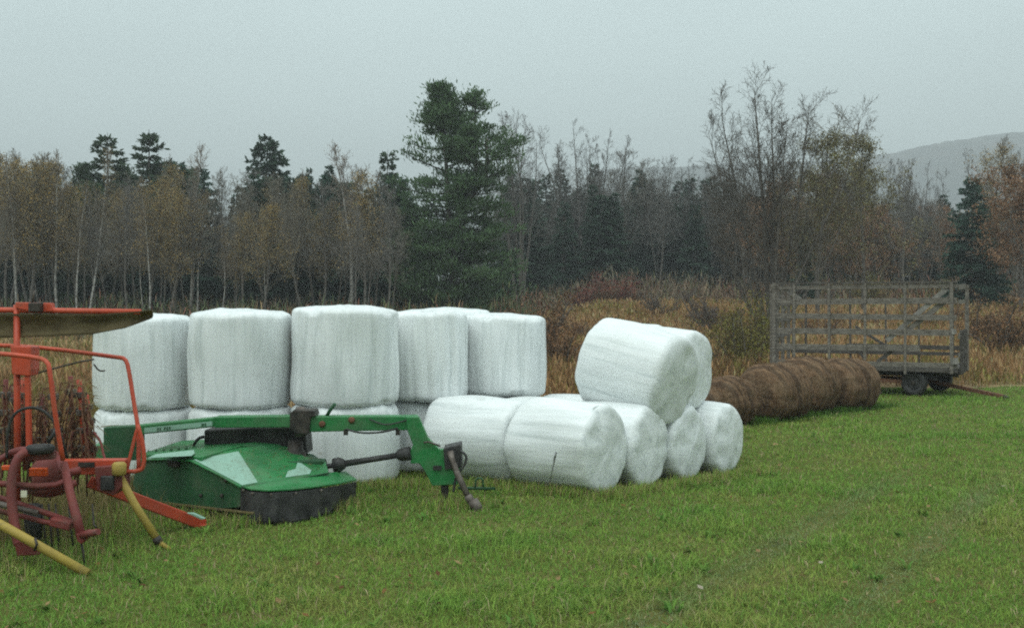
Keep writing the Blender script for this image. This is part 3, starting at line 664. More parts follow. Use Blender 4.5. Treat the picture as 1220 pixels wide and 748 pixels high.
shrub('brown', 1195, 40, 2.9, 'large brown bush just right of the wagon', None, 1.4)
shrub('brown', 1168, 46, 2.6, 'brown bush half behind the right end of the wagon', None, 1.2)
shrub('brown', 668, 34, 2.5, 'brown bush in the gap between upright stack and top lying bale', None, 1.3)
shrub('brown', 640, 42, 3.2, 'tall brown thicket behind the right end of the upright stack', None, 1.4)
shrub('grey', 790, 62, 2.6, 'dark low bush in the tan grass above the top lying bale', None, 1.3)
shrub('grey', 858, 50, 3.2, 'grey leaning bush left of the wagon', None, 1.3)
for i in range(22):
    px = 560 + 720 * (i + rnd.random()) / 22; Y = rnd.uniform(36, 66)
    if 905 < px < 1165 and Y < 40: Y += 14
    shrub(rnd.choice(['brown', 'grey', 'brown']), px, Y, rnd.uniform(1.0, 1.9), 'low dark brown bush standing in the tan meadow', 'low bushes in the meadow', rnd.uniform(1.2, 1.8))
for i in range(26):
    px = -60 + 1400 * (i + rnd.random()) / 26
    shrub(rnd.choice(['brown', 'grey', 'olive', 'brown']), px, rnd.uniform(76, 88), rnd.uniform(2.2, 3.6), 'dull brown shrub along the foot of the wood', 'shrubs along the foot of the wood', rnd.uniform(1.1, 1.6))

# ------------------------------------------------------------------ wrapped bales
def bale_mesh(nm, seed, Ln, w, h, corner=.13, upright=False, pleat=.008, bulge=.03, n=96, folds=()):
    """local z is the bale's axis; for a lying bale local y is up"""
    g = random.Random(seed); prof = []                     # (z share -1..1, radius share)
    hl = Ln / 2; c = corner
    for t in (0.0, .25, .5, .72, .86, .95): prof.append((-hl - .02 * (1 - t) , t * (1 - c / .62), 'e'))
    for k in range(1, 6):
        a = k / 6 * math.pi / 2; prof.append((-hl + c * (1 - math.cos(a)) * .9, 1 - c / .62 + c / .62 * math.sin(a), 'c'))
    m = 22
    for k in range(m + 1): prof.append((-hl + c * .9 + (Ln - 1.8 * c) * k / m, 1.0, 's'))
    half = [p for p in prof if p[2] != 's']
    prof += [(-z, r, q) for z, r, q in reversed(half)]
    off = Vector((g.uniform(-50, 50), g.uniform(-50, 50), g.uniform(-50, 50)))
    vs = []; fs = []
    for z, r, q in prof:
        for k in range(n):
            a = 2 * math.pi * k / n; x = math.cos(a) * r; y = math.sin(a) * r
            zz = z / hl
            s = 1 + bulge * (1 - zz * zz) - (.02 * abs(zz) ** 3)
            # film pulled in strips along the axis: creases that fade around the drum
            cr = mnoise.noise(Vector((math.cos(a) * 7, math.sin(a) * 7, z * .5)) + off) * pleat
            cr += mnoise.noise(Vector((math.cos(a) * 17, math.sin(a) * 17, z * .8)) + off) * pleat * .45
            for (fa, fd) in folds:
                e = (a - fa + math.pi) % (2 * math.pi) - math.pi + z * .06
                cr += -fd * .9 * math.exp(-(e / .045) ** 2) + fd * (.5 + .5 * math.tanh(e / .05)) * math.exp(-abs(e) * 2.2)
            lump = mnoise.noise(Vector((x * 1.5, y * 1.5, z * 1.4)) + off) * .04
            px_, py_, pz_ = x * w / 2 * s, y * h / 2 * s, z
            rad = math.hypot(x, y) + 1e-6
            d = (cr + lump) * min(1, r * 1.2)
            px_ += x / rad * d; py_ += y / rad * d
            if q != 's':
                sg = 1 if z > 0 else -1
                pz_ += sg * (mnoise.noise(Vector((x * 2.2, y * 2.2, sg * 9)) + off) * .030 + mnoise.noise(Vector((x * 9, y * 2.5, sg * 4)) + off) * .012 + .03 * (1 - r * r))
            if not upright:                                  # flat where it sits
                lim = -h / 2 * .93
                if py_ < lim: py_ = lim + (py_ - lim) * .15
            vs.append((px_, py_, pz_))
    for i in range(len(prof) - 1):
        for k in range(n):
            p = i * n + k; q = i * n + (k + 1) % n; fs.append((p, q, q + n, p + n))
    vs = np.array(vs, np.float32)
    me = fast_mesh(nm, vs, np.array(fs), None, M['film'], True)
    return me
FOLDS = {'A': [(-.15, .02), (.5, .012)], 'B': [(.35, .012)], 'C': [(-.3, .012), (.62, .018)], 'D': [(-.1, .03), (.22, .045), (.45, .025), (.68, .045)], 'E': [(.46, .04), (-.2, .012)], 'S': [(.2, .02)]}
UP = [('A', -5.30, 15.70, .70, .97, 2.27), ('B', -3.81, 15.36, .72, 1.03, 2.33), ('C', -2.33, 15.25, .76, 1.07, 2.39), ('D', -1.37, 16.42, .72, 1.03, 2.31), ('E', -.17, 17.22, .72, 1.03, 2.26), ('S', -1.02, 18.3, .71, 1.03, 2.34)]
ul = {'A': ('leftmost bale of the upper upright row, behind the red rake', 'leftmost bale of the lower upright row, behind the red rake and green mower'),
      'B': ('second bale from the left in the upper upright row', 'second lower upright bale, mostly hidden behind the green mower'),
      'C': ('largest and highest bale at the middle of the upper upright row', 'lower upright bale seen under the arm of the green mower'),
      'D': ('fourth upper upright bale with many vertical folds, partly behind the largest one', 'lower upright bale tucked behind the hitch of the green mower'),
      'S': ('upper upright back row bale, its crest filling the gap left of the rightmost', 'lower upright bale of the back row, hidden behind the others'),
      'E': ('rightmost bale of the upper upright row, with one long vertical fold', 'lower upright bale hidden behind the lying bales under the rightmost upper one')}
for q, (k, x, y, r, zj, zt) in enumerate(UP):
    g_ = gz(x, y)
    me = bale_mesh('wrapped_bale', 500 + q, zt - zj, 2 * r / 1.03, 2 * r / 1.03, .085, True, .010, .012, 160, [(2 * math.pi - math.acos(u), d) for u, d in FOLDS[k]])
    o = link('wrapped_bale', me, None, (x, y, (zt + zj) / 2)); o.rotation_euler = (R(rnd.uniform(-1.2, 1.2)), R(rnd.uniform(-1.2, 1.2)), 0)
    tag(o, 'white wrapped ' + ul[k][0], 'bale', 'white wrapped bales standing on end')
    dy = .12 if k in 'DES' else 0; rr = r * (.93 if k in 'DES' else .985)
    me = bale_mesh('wrapped_bale', 520 + q, zj - g_ + .03, 2 * rr / 1.03, 2 * rr / 1.03, .12, True, .010, .05)
    o = link('wrapped_bale', me, None, (x + (.0 if k != 'A' else .03), y + dy, (zj + g_ - .03) / 2)); o.rotation_euler = (0, 0, rnd.uniform(0, 6))
    tag(o, 'white wrapped ' + ul[k][1], 'bale', 'white wrapped bales standing on end')
AX = Vector((.8, -.6, 0)); PERP = Vector((.6, .8, 0))
LY = [('G', .72, 14.52, None, 1.26, 1.14, 1.22, 37, 0, 'front lying bale nearest the camera, with a dark tear in its side'),
      ('H', 1.40, 15.34, None, 1.26, 1.10, 1.14, 37, 0, 'lying bale second from the front in the ground row'),
      ('I', 2.08, 16.16, None, 1.26, 1.08, 1.12, 37, 0, 'lying bale in the ground row wedged beneath the two top bales'),
      ('J', 2.80, 16.92, None, 1.24, 1.06, 1.12, 38, 0, 'rightmost lying bale of the ground row, next to the brown bales'),
      ('K', -.44, 15.36, None, 1.36, 1.14, 1.18, 28, 0, 'lying bale left of the front one, behind the mower hitch'),
      ('L', .38, 16.10, None, 1.15, 1.05, 1.14, 37, 0, 'lying bale whose top just shows behind the front pair'),
      ('M', 1.04, 16.94, None, 1.26, 1.06, 1.14, 37, 0, 'lying bale hidden under the back of the big top bale'),
      ('N', 1.76, 17.70, None, 1.24, 1.06, 1.12, 37, 0, 'lying bale hidden at the back of the ground row'),
      ('P', 1.79, 15.70, 1.49, 1.34, 1.24, 1.32, 37, 11, 'big lying bale on top of the pile, tilted down to the right'),
      ('Q', 2.30, 16.77, 1.48, 1.24, 1.12, 1.24, 37, 2, 'second top lying bale, just behind the big tilted one'),
      ('R', 2.02, 18.15, 1.50, 1.10, 1.10, 1.22, 37, 0, 'top lying bale at the very back, only its crest showing')]
for q, (k, x, y, zc, Ln, w, h, th, tilt, lab) in enumerate(LY):
    me = bale_mesh('wrapped_bale', 560 + q, Ln, w / 1.01, h / 1.01, .09, False, .008, .02)
    a = Vector((math.cos(R(th)) * math.cos(R(tilt)), -math.sin(R(th)) * math.cos(R(tilt)), -math.sin(R(tilt)))); lat = Vector((0, 0, 1)).cross(a).normalized(); upv = a.cross(lat)
    rot = Matrix((lat, upv, a)).transposed()                # columns: local x, y (up), z (axis)
    o = link('wrapped_bale', me); z = gz(x, y) + h * .5 - .045 if zc is None else zc
    o.matrix_world = Matrix.Translation((x, y, z)) @ rot.to_4x4()
    tag(o, 'white wrapped ' + lab, 'bale', 'white wrapped bales lying on their sides')
    if k == 'G':
        G_OBJ = o
        b = MB(); c0 = on_plane(662, 536, Vector((.72, 14.52, 0)) - PERP * .575, PERP); c1 = c0 + Vector((-.012, -.004, -.12)); c2 = c1 + Vector((-.012, 0, -.12))
        # a ragged dark slit in the film, lying on its surface
        def onskin(px, py):
            dirv = Vector(((px - CX) / F, 1.0, -(py - HY) / F)).normalized(); inv = o.matrix_world.inverted()
            ok, loc, nor, idx = o.ray_cast(inv @ Vector((0, 0, EYE)), inv.to_3x3() @ dirv)
            return (o.matrix_world @ loc + (o.matrix_world.to_3x3() @ nor) * .004) if ok else None
        bpy.context.view_layer.update()
        TEAR = [onskin(px, py) for px, py in ((663, 538), (661, 545), (660, 551), (658, 560), (656, 571), (656, 580))]
        TEAR = [t for t in TEAR if t]
        if len(TEAR) > 2:
            MBt = MB().tube(TEAR, [.010, .012, .006, .004, .004, .003][:len(TEAR)], 6)
            inv = o.matrix_world.inverted(); MBt.v = [inv @ v for v in MBt.v]
            ob = MBt.build('tear', M['film_tail'], None); ob.parent = o; ob['label'] = 'dark vertical tear in the film'

# ------------------------------------------------------------------ weathered round bales
def hay_bale(seed, Ln, D, x, y, th, lab, hgt):
    g = random.Random(seed); n = 72; prof = [(-Ln / 2, .0), (-Ln / 2 - .01, .5), (-Ln / 2 + .03, .80), (-Ln / 2 + .10, .91)] + [(-Ln / 2 + .20 + (Ln - .40) * k / 20, 1.0 if 0 < k < 20 else .975) for k in range(21)] + [(Ln / 2 - .10, .91), (Ln / 2 - .03, .80), (Ln / 2 + .01, .5), (Ln / 2, 0)]
    off = Vector((g.uniform(-50, 50),) * 3); vs = []; fs = []
    for z, r in prof:
        ring = mnoise.noise(Vector((0, 0, z * 5)) + off) * .03 + mnoise.noise(Vector((0, 0, z * 13)) + off) * .02 - .07 * (abs(z) / (Ln / 2)) ** 5
        for k in range(n):
            a = 2 * math.pi * k / n; X_, Y_ = math.cos(a) * r, math.sin(a) * r
            d = ring + mnoise.noise(Vector((X_ * 3, Y_ * 3, z * 3)) + off) * .05 + mnoise.noise(Vector((X_ * 12, Y_ * 12, z * 14)) + off) * .022
            yy = Y_ * (hgt / 2 + d * min(1, r)); lim = -hgt / 2 * .86
            if yy < lim: yy = lim + (yy - lim) * .2
            vs.append((X_ * (D / 2 + d * min(1, r)), yy, z + (mnoise.noise(Vector((X_ * 9, Y_ * 9, 3)) + off) * .03 if r < .95 else 0)))
    for i in range(len(prof) - 1):
        for k in range(n):
            p = i * n + k; q = i * n + (k + 1) % n; fs.append((p, q, q + n, p + n))
    me = fast_mesh('hay_bale', np.array(vs), np.array(fs), None, M['hay'], True); o = link('hay_bale', me)
    a = Vector((math.cos(R(th)), math.sin(R(th)), 0)); lat = Vector((0, 0, 1)).cross(a).normalized(); upv = a.cross(lat)
    o.matrix_world = Matrix.Translation((x, y, gz(x, y) + hgt * .44)) @ Matrix((lat, upv, a)).transposed().to_4x4()
    tag(o, lab, 'hay bale', 'brown unwrapped round bales in a row')
    # loose straw ends standing off the bale
    m = 380; z = np.array([g.uniform(-Ln / 2 + .12, Ln / 2 - .12) for _ in range(m)]); an = np.array([g.uniform(0, 6.28) for _ in range(m)])
    P = np.stack([np.cos(an) * D / 2 * .99, np.sin(an) * hgt / 2 * .99, z], -1); k = P[:, 1] > -hgt * .42; P = P[k]; an = an[k]; m = len(P)
    tng = np.stack([-np.sin(an), np.cos(an), rg.normal(0, .35, m)], -1) * np.where(rg.random((m, 1)) < .5, 1, -1) + np.stack([np.cos(an), np.sin(an), an * 0], -1) * .35
    Lh = rg.uniform(.05, .16, (m, 1)); s = rg.normal(0, 1, (m, 3)) * .006
    V = np.stack([P - s, P + s, P + tng * Lh], 1).reshape(-1, 3); c = np.array([(.20, .125, .075), (.13, .08, .045), (.27, .18, .11)])[rg.integers(0, 3, m)]
    ob = link('loose_straw', fast_mesh('loose_straw', V, np.arange(m * 3).reshape(-1, 3), np.repeat(c, 3, 0), M['dry']), o); ob['kind'] = 'stuff'
HB = [(3.50, 21.02, 1.02, 1.10, 0.98, 40, 'brown round bale at the near end of its row, mostly behind a white bale'),
      (4.36, 22.10, 1.08, 1.18, 1.04, 52, 'second brown round bale, low and sagging, just right of the white bales'),
      (5.58, 23.22, 1.30, 1.38, 1.26, 42, 'third brown round bale, taller than the sagging ones before it'),
      (6.58, 24.56, 1.18, 1.44, 1.34, 54, 'fourth brown round bale, next to last before the wagon'),
      (7.80, 25.55, 1.34, 1.36, 1.25, 40, 'last brown round bale, closest to the wagon')]
for q, (x, y, Ln, D, hgt, th, lab) in enumerate(HB): hay_bale(600 + q, Ln, D, x, y, th, lab, hgt)

# ------------------------------------------------------------------ hay wagon
def wagon():
    ph = R(27); ax = Vector((math.cos(ph), -math.sin(ph), 0)); la = Vector((math.sin(ph), math.cos(ph), 0)); O = Vector((11.62, 28.5, 0)); O.z = gz(O.x, O.y)
    root = empty('hay_wagon', O + ax * -2.65 + la * 1.15, 'weathered grey slat sided hay wagon at the edge of the dry meadow', 'wagon')
    Z = Vector((0, 0, 1)); Ln, Wd, bed, top = 4.82, 2.3, .74, 3.0
    P = lambda s, l, z: O - ax * s + la * l + Z * z          # s back from the right end, l away from the camera
    # platform
    b = MB()
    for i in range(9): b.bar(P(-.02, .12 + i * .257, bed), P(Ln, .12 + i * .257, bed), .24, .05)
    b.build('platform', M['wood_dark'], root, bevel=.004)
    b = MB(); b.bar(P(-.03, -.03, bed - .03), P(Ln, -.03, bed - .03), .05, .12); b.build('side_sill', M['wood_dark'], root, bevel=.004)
    MB().bar(P(-.03, Wd + .03, bed - .02), P(Ln, Wd + .03, bed - .02), .05, .12).build('side_sill', M['wood_dark'], root, bevel=.004)
    b = MB(); b.bar(P(0, .6, bed - .15), P(Ln, .6, bed - .15), .1, .18); b.bar(P(0, Wd - .6, bed - .15), P(Ln, Wd - .6, bed - .15), .1, .18)
    for s in (.3, 1.5, 2.7, 3.9, 4.8): b.bar(P(s, 0.0, bed - .085), P(s, Wd, bed - .085), .1, .09)
    b.build('under_frame', M['grime'], root)
    def side(l, posts, rails, off, name, m):
        for z, hh, s0, s1 in rails: MB().bar(P(s0, l + rnd.uniform(-.004, .004), z + rnd.uniform(-.015, .015)), P(s1, l, z + rnd.uniform(-.02, .02)), .028, hh * 1.22).build(name, m, root, bevel=.003)
        for s, z0, z1, w in posts:
            MB().bar(P(s, l + off, z0), P(s + rnd.uniform(-.02, .02), l + off, z1), w * .72, .05, up=la).build('post', m, root, bevel=.004)
    side(-.045, [(.12, bed - .12, top, .12), (1.27, bed - .16, top - .02, .09), (2.3, bed - .2, top, .09), (3.25, bed - .1, top - .01, .09), (4.2, bed - .1, top, .1), (4.76, bed - .1, top + .02, .13)],
         [(top - .09, .09, -.02, Ln), (top - .48, .13, 0, Ln), (top - .90, .12, 0, Ln), (top - 1.31, .13, .05, Ln), (top - 1.73, .13, .9, Ln), (bed + .11, .10, -.02, Ln)], -.04, 'near_side_rail', M['wood'])
    MB().bar(P(-.02, -.045, top + .015), P(Ln, -.045, top + .015), .1, .05).build('top_rail', M['wood_dark'], root, bevel=.004)
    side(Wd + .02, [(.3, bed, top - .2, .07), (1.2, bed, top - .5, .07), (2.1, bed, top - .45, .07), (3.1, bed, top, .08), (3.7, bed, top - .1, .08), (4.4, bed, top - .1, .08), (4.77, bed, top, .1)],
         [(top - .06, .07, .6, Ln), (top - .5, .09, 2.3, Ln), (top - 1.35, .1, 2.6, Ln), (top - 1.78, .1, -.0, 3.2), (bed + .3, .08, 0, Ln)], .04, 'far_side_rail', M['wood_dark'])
    # right end: tall posts with an open lower gate
    e = MB(); e.bar(P(-.03, .1, top - .12), P(-.03, Wd, top - .06), .03, .14); e.bar(P(-.03, .1, top - .5), P(-.03, Wd, top - .48), .03, .1); e.bar(P(-.03, .1, bed + .35), P(-.03, Wd, bed + .35), .03, .12)
    e.bar(P(-.03, .1, top - 1.4), P(-.03, Wd, top - 1.4), .03, .14); e.build('end_rail', M['wood'], root, bevel=.003)
    for l in (.55, 1.2, 1.75, Wd - .02):
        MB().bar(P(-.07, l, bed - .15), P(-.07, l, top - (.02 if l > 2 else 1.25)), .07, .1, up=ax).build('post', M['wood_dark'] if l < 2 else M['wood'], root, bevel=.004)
    # left end rack
    e = MB()
    for z in (top - .1, top - .55, top - 1.0, top - 1.45, bed + .4): e.bar(P(Ln + .02, 0, z), P(Ln + .02, Wd, z), .03, .11)
    e.build('end_rail', M['wood'], root, bevel=.003)
    for l in (.15, .8, 1.5, Wd - .05): MB().bar(P(Ln + .06, l, bed), P(Ln + .06, l, top), .06, .09, up=ax).build('post', M['wood'], root, bevel=.004)
    # diagonal braces
    def br(s0, z0, s1, z1, l, w=.12, m='wood'):
        MB().bar(P(s0, l, z0), P(s1, l, z1), .03, w).build('brace', M[m], root, bevel=.003)
    br(.14, top - .05, 1.75, bed + .72, -.012, .13, 'wood_pale'); br(.14, top - .36, 1.35, bed + .9, .03, .14, 'wood'); br(4.6, top - .05, 4.05, top - .42, .012, .1, 'wood_pale')
    br(4.6, top - .1, 4.85, bed + .35, .05, .07, 'wood_pale'); br(2.95, bed + 1.05, 2.1, bed + .5, Wd - .02, .08, 'wood_dark'); br(1.5, bed + .55, 2.0, bed + .15, .05, .1, 'wood_dark'); br(2.7, bed + .1, 2.95, bed + .55, Wd - .02, .08, 'wood_dark')
    # pale board patches on the front corner post
    MB().bar(P(.13, -.118, bed + .98), P(.0, -.118, bed + 1.0), .012, .14).build('patch', M['wood_pale'], root); MB().bar(P(.14, -.118, bed + .2), P(-.05, -.118, bed + .24), .012, .16).build('patch', M['wood_pale'], root)
    # running gear
    MB().bar(P(1.0, 1.15, .38), P(4.6, 1.15, .40), .1, .12).build('reach_pole', M['rust'], root, bevel=.005)
    MB().bar(P(2.2, -.0, .42), P(1.0, .25, .34), .05, .09).build('side_brace', M['rust'], root, bevel=.004)
    MB().bar(P(2.4, .25, .36), P(4.7, .3, .36), .06, .12).build('side_brace', M['rust'], root, bevel=.004)
    for s in (.85, 4.1):
        c0 = P(s, Wd / 2, .34); ld = Matrix.Rotation(R(-13) if s < 2 else 0, 3, 'Z') @ la      # the front axle is turned
        MB().bar(c0 - ld * .95, c0 + ld * .95, .12, .14).build('axle', M['grime'], root, bevel=.005)
        MB().bar(P(s, .45, .5), P(s, Wd - .45, .5), .12, .12).build('bolster', M['grime'], root, bevel=.005)
        for sg in (-1, 1):
            c = c0 + ld * sg * 1.0; d = ld * sg
            wh = MB().lathe(c, d, [(-.10, .18), (-.10, .30), (-.07, .335), (.07, .335), (.10, .30), (.10, .2), (.06, .18)], 32).build('tyre', M['black'], root)
            MB().lathe(c, d, [(-.05, .19), (.05, .19), (.02, .14), (.02, .07), (.09, .06), (.09, .02)], 24).build('rim', M['grime'], wh)
    # rear-pointing drawbar running out to the right
    a = P(.9, 1.15, .36); e1 = W(1196, 474, 28.0); e1.z = gz(e1.x, e1.y) + .07
    MB().bar(a, e1, .09, .10).build('tongue', M['rust'], root, bevel=.006)
    MB().tube([e1, e1 + (e1 - a).normalized() * .16], [.05, .03], 8).build('coupler', M['grime'], root)
wagon()

# ------------------------------------------------------------------ green mower
def mower():
    root = empty('mower', (-3.0, 13.1, 0), 'green pull type mower with black curtain and long arm parked before the bales', 'mower')
    Nn = Vector((-3.0, 12.12, .43)); Lf = Vector((-4.52, 13.08, .6))
    u = Vector((Lf.x - Nn.x, Lf.y - Nn.y, 0)).normalized(); nl = Vector((u.y, -u.x, 0));  nl = nl if nl.y < 0 else -nl
    # near left side wall of the cutting head
    wallp = [(288, 580), (262, 565), (228, 548), (196, 546), (164, 547), (158, 575), (163, 600), (215, 607), (262, 606), (287, 604)]
    w3 = [on_plane(px, py, Nn, nl) for px, py in wallp]
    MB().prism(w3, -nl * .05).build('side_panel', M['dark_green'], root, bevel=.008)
    MB().tube([on_plane(px, py, Nn + nl * .012, nl) for px, py in ((164, 548), (196, 547), (228, 549), (262, 566), (288, 581))], .014, 8).build('edge_trim', M['green'], root)
    MB().bar(on_plane(196, 599, Nn + nl * .02, nl), on_plane(302, 611, Nn + nl * .02, nl), .03, .025).build('skid_bar', M['skid'], root, bevel=.004)
    for px, py in ((205, 553), (265, 590), (270, 572), (240, 590)): MB().lathe(on_plane(px, py, Nn + nl * .004, nl), nl, [(0, .022), (.02, .022), (.03, .012)], 8).build('bolt', M['grime'], root)
    MB().box(on_plane(207, 552, Nn + nl * .02, nl), (.16, .05, .07), rz=math.atan2(u.y, u.x)).build('latch', M['grime'], root, bevel=.006)
    # sloping lid: a single plane
    A_ = on_plane(228, 548, Nn, nl); Rr = W(392, 563, 13.0); n = (A_ - Nn).cross(Rr - Nn).normalized(); n = n if n.z > 0 else -n
    lp = lambda px, py, e=0: on_plane(px, py, Nn + n * e, n)
    lidp = [(228, 547.5), (288, 579.5), (345, 571), (392, 563), (388, 549), (362, 543), (345, 532), (322, 529), (285, 533)]
    MB().prism([lp(*q) for q in lidp], -n * .035).build('lid', M['green'], root, bevel=.008)
    MB().prism([lp(px, py, .003) for px, py in ((231, 547.5), (284, 537.5), (307, 574.5), (288.5, 577.8))], n * .003).build('decal', M['mint'], root)
    MB().prism([lp(px, py, .003) for px, py in ((340, 568.5), (343, 561), (352, 558.5), (355, 549), (371, 560), (369, 564.5))], n * .003).build('decal', M['mint'], root)
    MB().tube([lp(px, py, .008) for px, py in ((288, 580), (345, 571.5), (392, 563.5))], .012, 8).build('lid_edge', M['dark_green'], root)
    # rear hood behind the lid
    hz = .66; H_ = [(-3.58, 12.52), (-4.48, 13.07), (-4.25, 13.95), (-2.95, 14.12), (-2.5, 13.75), (-2.3, 13.2), (-2.9, 13.0)]
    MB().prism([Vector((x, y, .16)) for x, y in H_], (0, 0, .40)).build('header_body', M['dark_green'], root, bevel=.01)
    hp = Vector((0, 0, hz)); zz = Vector((0, 0, 1))
    MB().prism([Vector((-3.58, 12.56, hz - .02)), Vector((-4.46, 13.11, hz - .06)), Vector((-4.22, 13.93, hz)), Vector((-3.0, 14.1, hz + .03)), Vector((-2.7, 13.72, hz - .02)), Vector((-3.3, 13.4, hz + .01))], (0, 0, .05)).build('rear_hood', M['green'], root, bevel=.012)
    MB().prism([on_plane(px, py, Vector((0, 0, hz + .045)), zz) for px, py in ((176, 545.5), (186, 541), (231, 536), (232, 540), (228, 543))], (0, 0, .004)).build('decal', M['mint'], root)
    for i in range(7): MB().lathe(W(168 + i * 9, 541.8 - i * .9, 13.25), (0, 0, 1), [(0, .016), (.035, .016), (.05, .006)], 8).build('bolt', M['dark_green'], root)
    m = 420; q_ = []
    for _ in range(m):
        p = lp(rnd.uniform(245, 385), rnd.uniform(534, 570), .004)
        if -3.3 < p.x < -2.25 and .44 < p.z < .72 and rnd.random() < .8: q_.append((p, 1))
    for _ in range(160): q_.append((Vector((rnd.uniform(-4.3, -3.4), rnd.uniform(13.2, 13.85), hz + .036)), 0))
    V_ = []; c_ = []
    for p, k in q_:
        d = Vector((rnd.uniform(-1, 1), rnd.uniform(-1, 1), 0)).normalized(); d = (d - n * d.dot(n)).normalized() if k else d; w_ = d.cross(n if k else Vector((0, 0, 1))) * .004; e = (n if k else Vector((0, 0, 1))) * .008
        l_ = rnd.uniform(.015, .06); V_ += [p - w_ - root_of(root), p + w_ - root_of(root), p + d * l_ + e - root_of(root)]; c_ += [rnd.choice([(.22, .17, .08), (.12, .13, .04), (.3, .24, .13)])] * 3
    ob = link('grass_clippings', fast_mesh('grass_clippings', np.array(V_), np.arange(len(V_)).reshape(-1, 3), np.array(c_), M['dry']), root); ob['kind'] = 'stuff'
    # front lip and black curtain
    top = [(287, 580, 12.1), (298, 584, 12.04), (320, 585.5, 12.05), (350, 584, 12.2), (380, 580.5, 12.5), (404, 577, 12.85), (425, 572.5, 13.3)]
    bot = [(287, 619, 12.1), (298, 623, 12.02), (320, 625, 12.03), (350, 623, 12.17), (380, 617, 12.48), (404, 608, 12.84), (424, 598, 13.3)]
    t3 = [W(*q) for q in top]; inner = [lp(px, py) - n * .01 for px, py in ((392, 565), (345, 573), (290, 581))] 
    inner = [W(412, 563, 13.45), W(392, 565, 13.05), W(345, 573, 12.5), W(290, 580.5, 12.14)]
    MB().prism(t3 + inner, (0, 0, .022)).build('front_lip', M['green'], root, bevel=.006)
    for px, py, Y in top[:5]: MB().lathe(W(px + 3, py + 3.5, Y - .012), (0, -1, 0), [(0, .016), (.012, .016), (.018, .008)], 8).build('curtain_bolt', M['steel'], root)
    cv = MB(); ss = 60; rows = 9; grid = []
    for r_ in range(rows):
        t = r_ / (rows - 1); ring = []
        for i in range(ss + 1):
            f = i / ss * (len(top) - 1); k = min(int(f), len(top) - 2); fr = f - k
            a = W(*top[k]).lerp(W(*top[k + 1]), fr); c = W(*bot[k]).lerp(W(*bot[k + 1]), fr); p = a.lerp(c, t); p.z -= .012 * (1 - t)
            fold = math.sin(i * .83 + math.sin(i * .31) * 2) * .022 * t + mnoise.noise(Vector((i * .3, t * 2, 4))) * .03 * t
            p += Vector((.55, -.83, 0)) * fold; p.z += mnoise.noise(Vector((i * .25, 9, t))) * .02 * t; ring.append(p)
        grid.append(ring)
    th = Vector((-.55, .83, 0)) * .012; vs = [p for ring in grid for p in ring]; vs2 = [p + th for p in vs]; m = ss + 1
    fs = [(r_ * m + i, (r_ + 1) * m + i, (r_ + 1) * m + i + 1, r_ * m + i + 1) for r_ in range(rows - 1) for i in range(ss)]
    o_ = len(vs); fs2 = [tuple(o_ + k for k in reversed(f)) for f in fs]
    ed = [i for i in range(m)] ; lastr = (rows - 1) * m
    fs3 = [(lastr + i, o_ + lastr + i, o_ + lastr + i + 1, lastr + i + 1) for i in range(ss)]
    cv._add(vs + vs2, fs + fs2 + fs3, True); cv.build('curtain', M['black'], root)
    # solid black block filling the dark space under the arm
    MB().prism([W(243, 512, 13.62), W(300, 509, 13.62), W(363, 508, 13.62), W(366, 541, 13.62), W(340, 541, 13.62), W(243, 541, 13.62)], (0, .42, 0)).build('dark_block', M['black'], root, bevel=.02)
    MB().lathe(W(352, 541, 13.5), (0, 0, 1), [(-.12, .13), (.02, .13), (.05, .10), (.17, .09)], 20).build('gearbox', M['grime'], root)
    MB().prism([W(366, 548, 13.25), W(385, 549, 13.25), W(388, 563, 13.25), W(366, 564, 13.25)], (0, .22, 0)).build('gear_cover', M['dark_green'], root, bevel=.01)
    # arm
    Yb = 13.32
    MB().prism([W(123, 509, Yb + .12), W(160, 507, Yb + .12), W(167, 518, Yb + .12), W(167, 548, Yb + .12), W(123, 549, Yb + .12)], (0, .18, 0)).build('rear_plate', M['dark_green'], root, bevel=.012)
    MB().prism([W(106, 531, 14.0), W(126, 529, 14.0), W(126, 550, 14.0), W(106, 550, 14.0)], (0, .3, 0)).build('rear_bracket', M['green'], root, bevel=.012)
    MB().prism([W(160, 507, Yb), W(255, 497.5, Yb), W(255, 508.5, Yb), W(163, 518, Yb)], (0, .2, 0)).build('rear_arm', M['green'], root, bevel=.012)
    ar = MB().prism([W(172, 509.5, Yb - .004), W(253, 501.5, Yb - .004), W(253, 507, Yb - .004), W(172, 515.5, Yb - .004)], (0, -.004, 0)).build('decal', M['mint'], root)
    b = MB()
    for px, w_ in ((187, 2.2), (190.2, 1.4), (195.2, 2), (198.2, 2), (201.2, 2), (240, 2.6), (243.4, 2.2)):
        y0 = 512.7 - (px - 172) * .098; b.prism([W(px, y0 - 1.6, Yb - .010), W(px + w_, y0 - 1.8, Yb - .010), W(px + w_, y0 + 1.4, Yb - .010), W(px, y0 + 1.6, Yb - .010)], (0, -.002, 0))
    b.build('decal_lettering', M['dark_green'], root)
    MB().prism([W(255, 496.5, Yb), W(348, 495.5, Yb), W(348, 509, Yb), W(255, 509.5, Yb)], (0, .22, 0)).build('middle_arm', M['green'], root, bevel=.012)
    MB().prism([W(345, 492, Yb - .04), W(350, 488, Yb - .04), W(374, 489, Yb - .04), W(376, 496, Yb - .04), W(370, 497, Yb - .04), W(368, 517, Yb - .04), W(352, 517, Yb - .04), W(345, 510, Yb - .04)], (0, .3, 0)).build('swivel', M['grime'], root, bevel=.012)
    MB().lathe(W(358, 500, Yb + .1), (0, 0, 1), [(-.2, .07), (.13, .07), (.16, .05)], 16).build('pivot_pin', M['steel'], root)
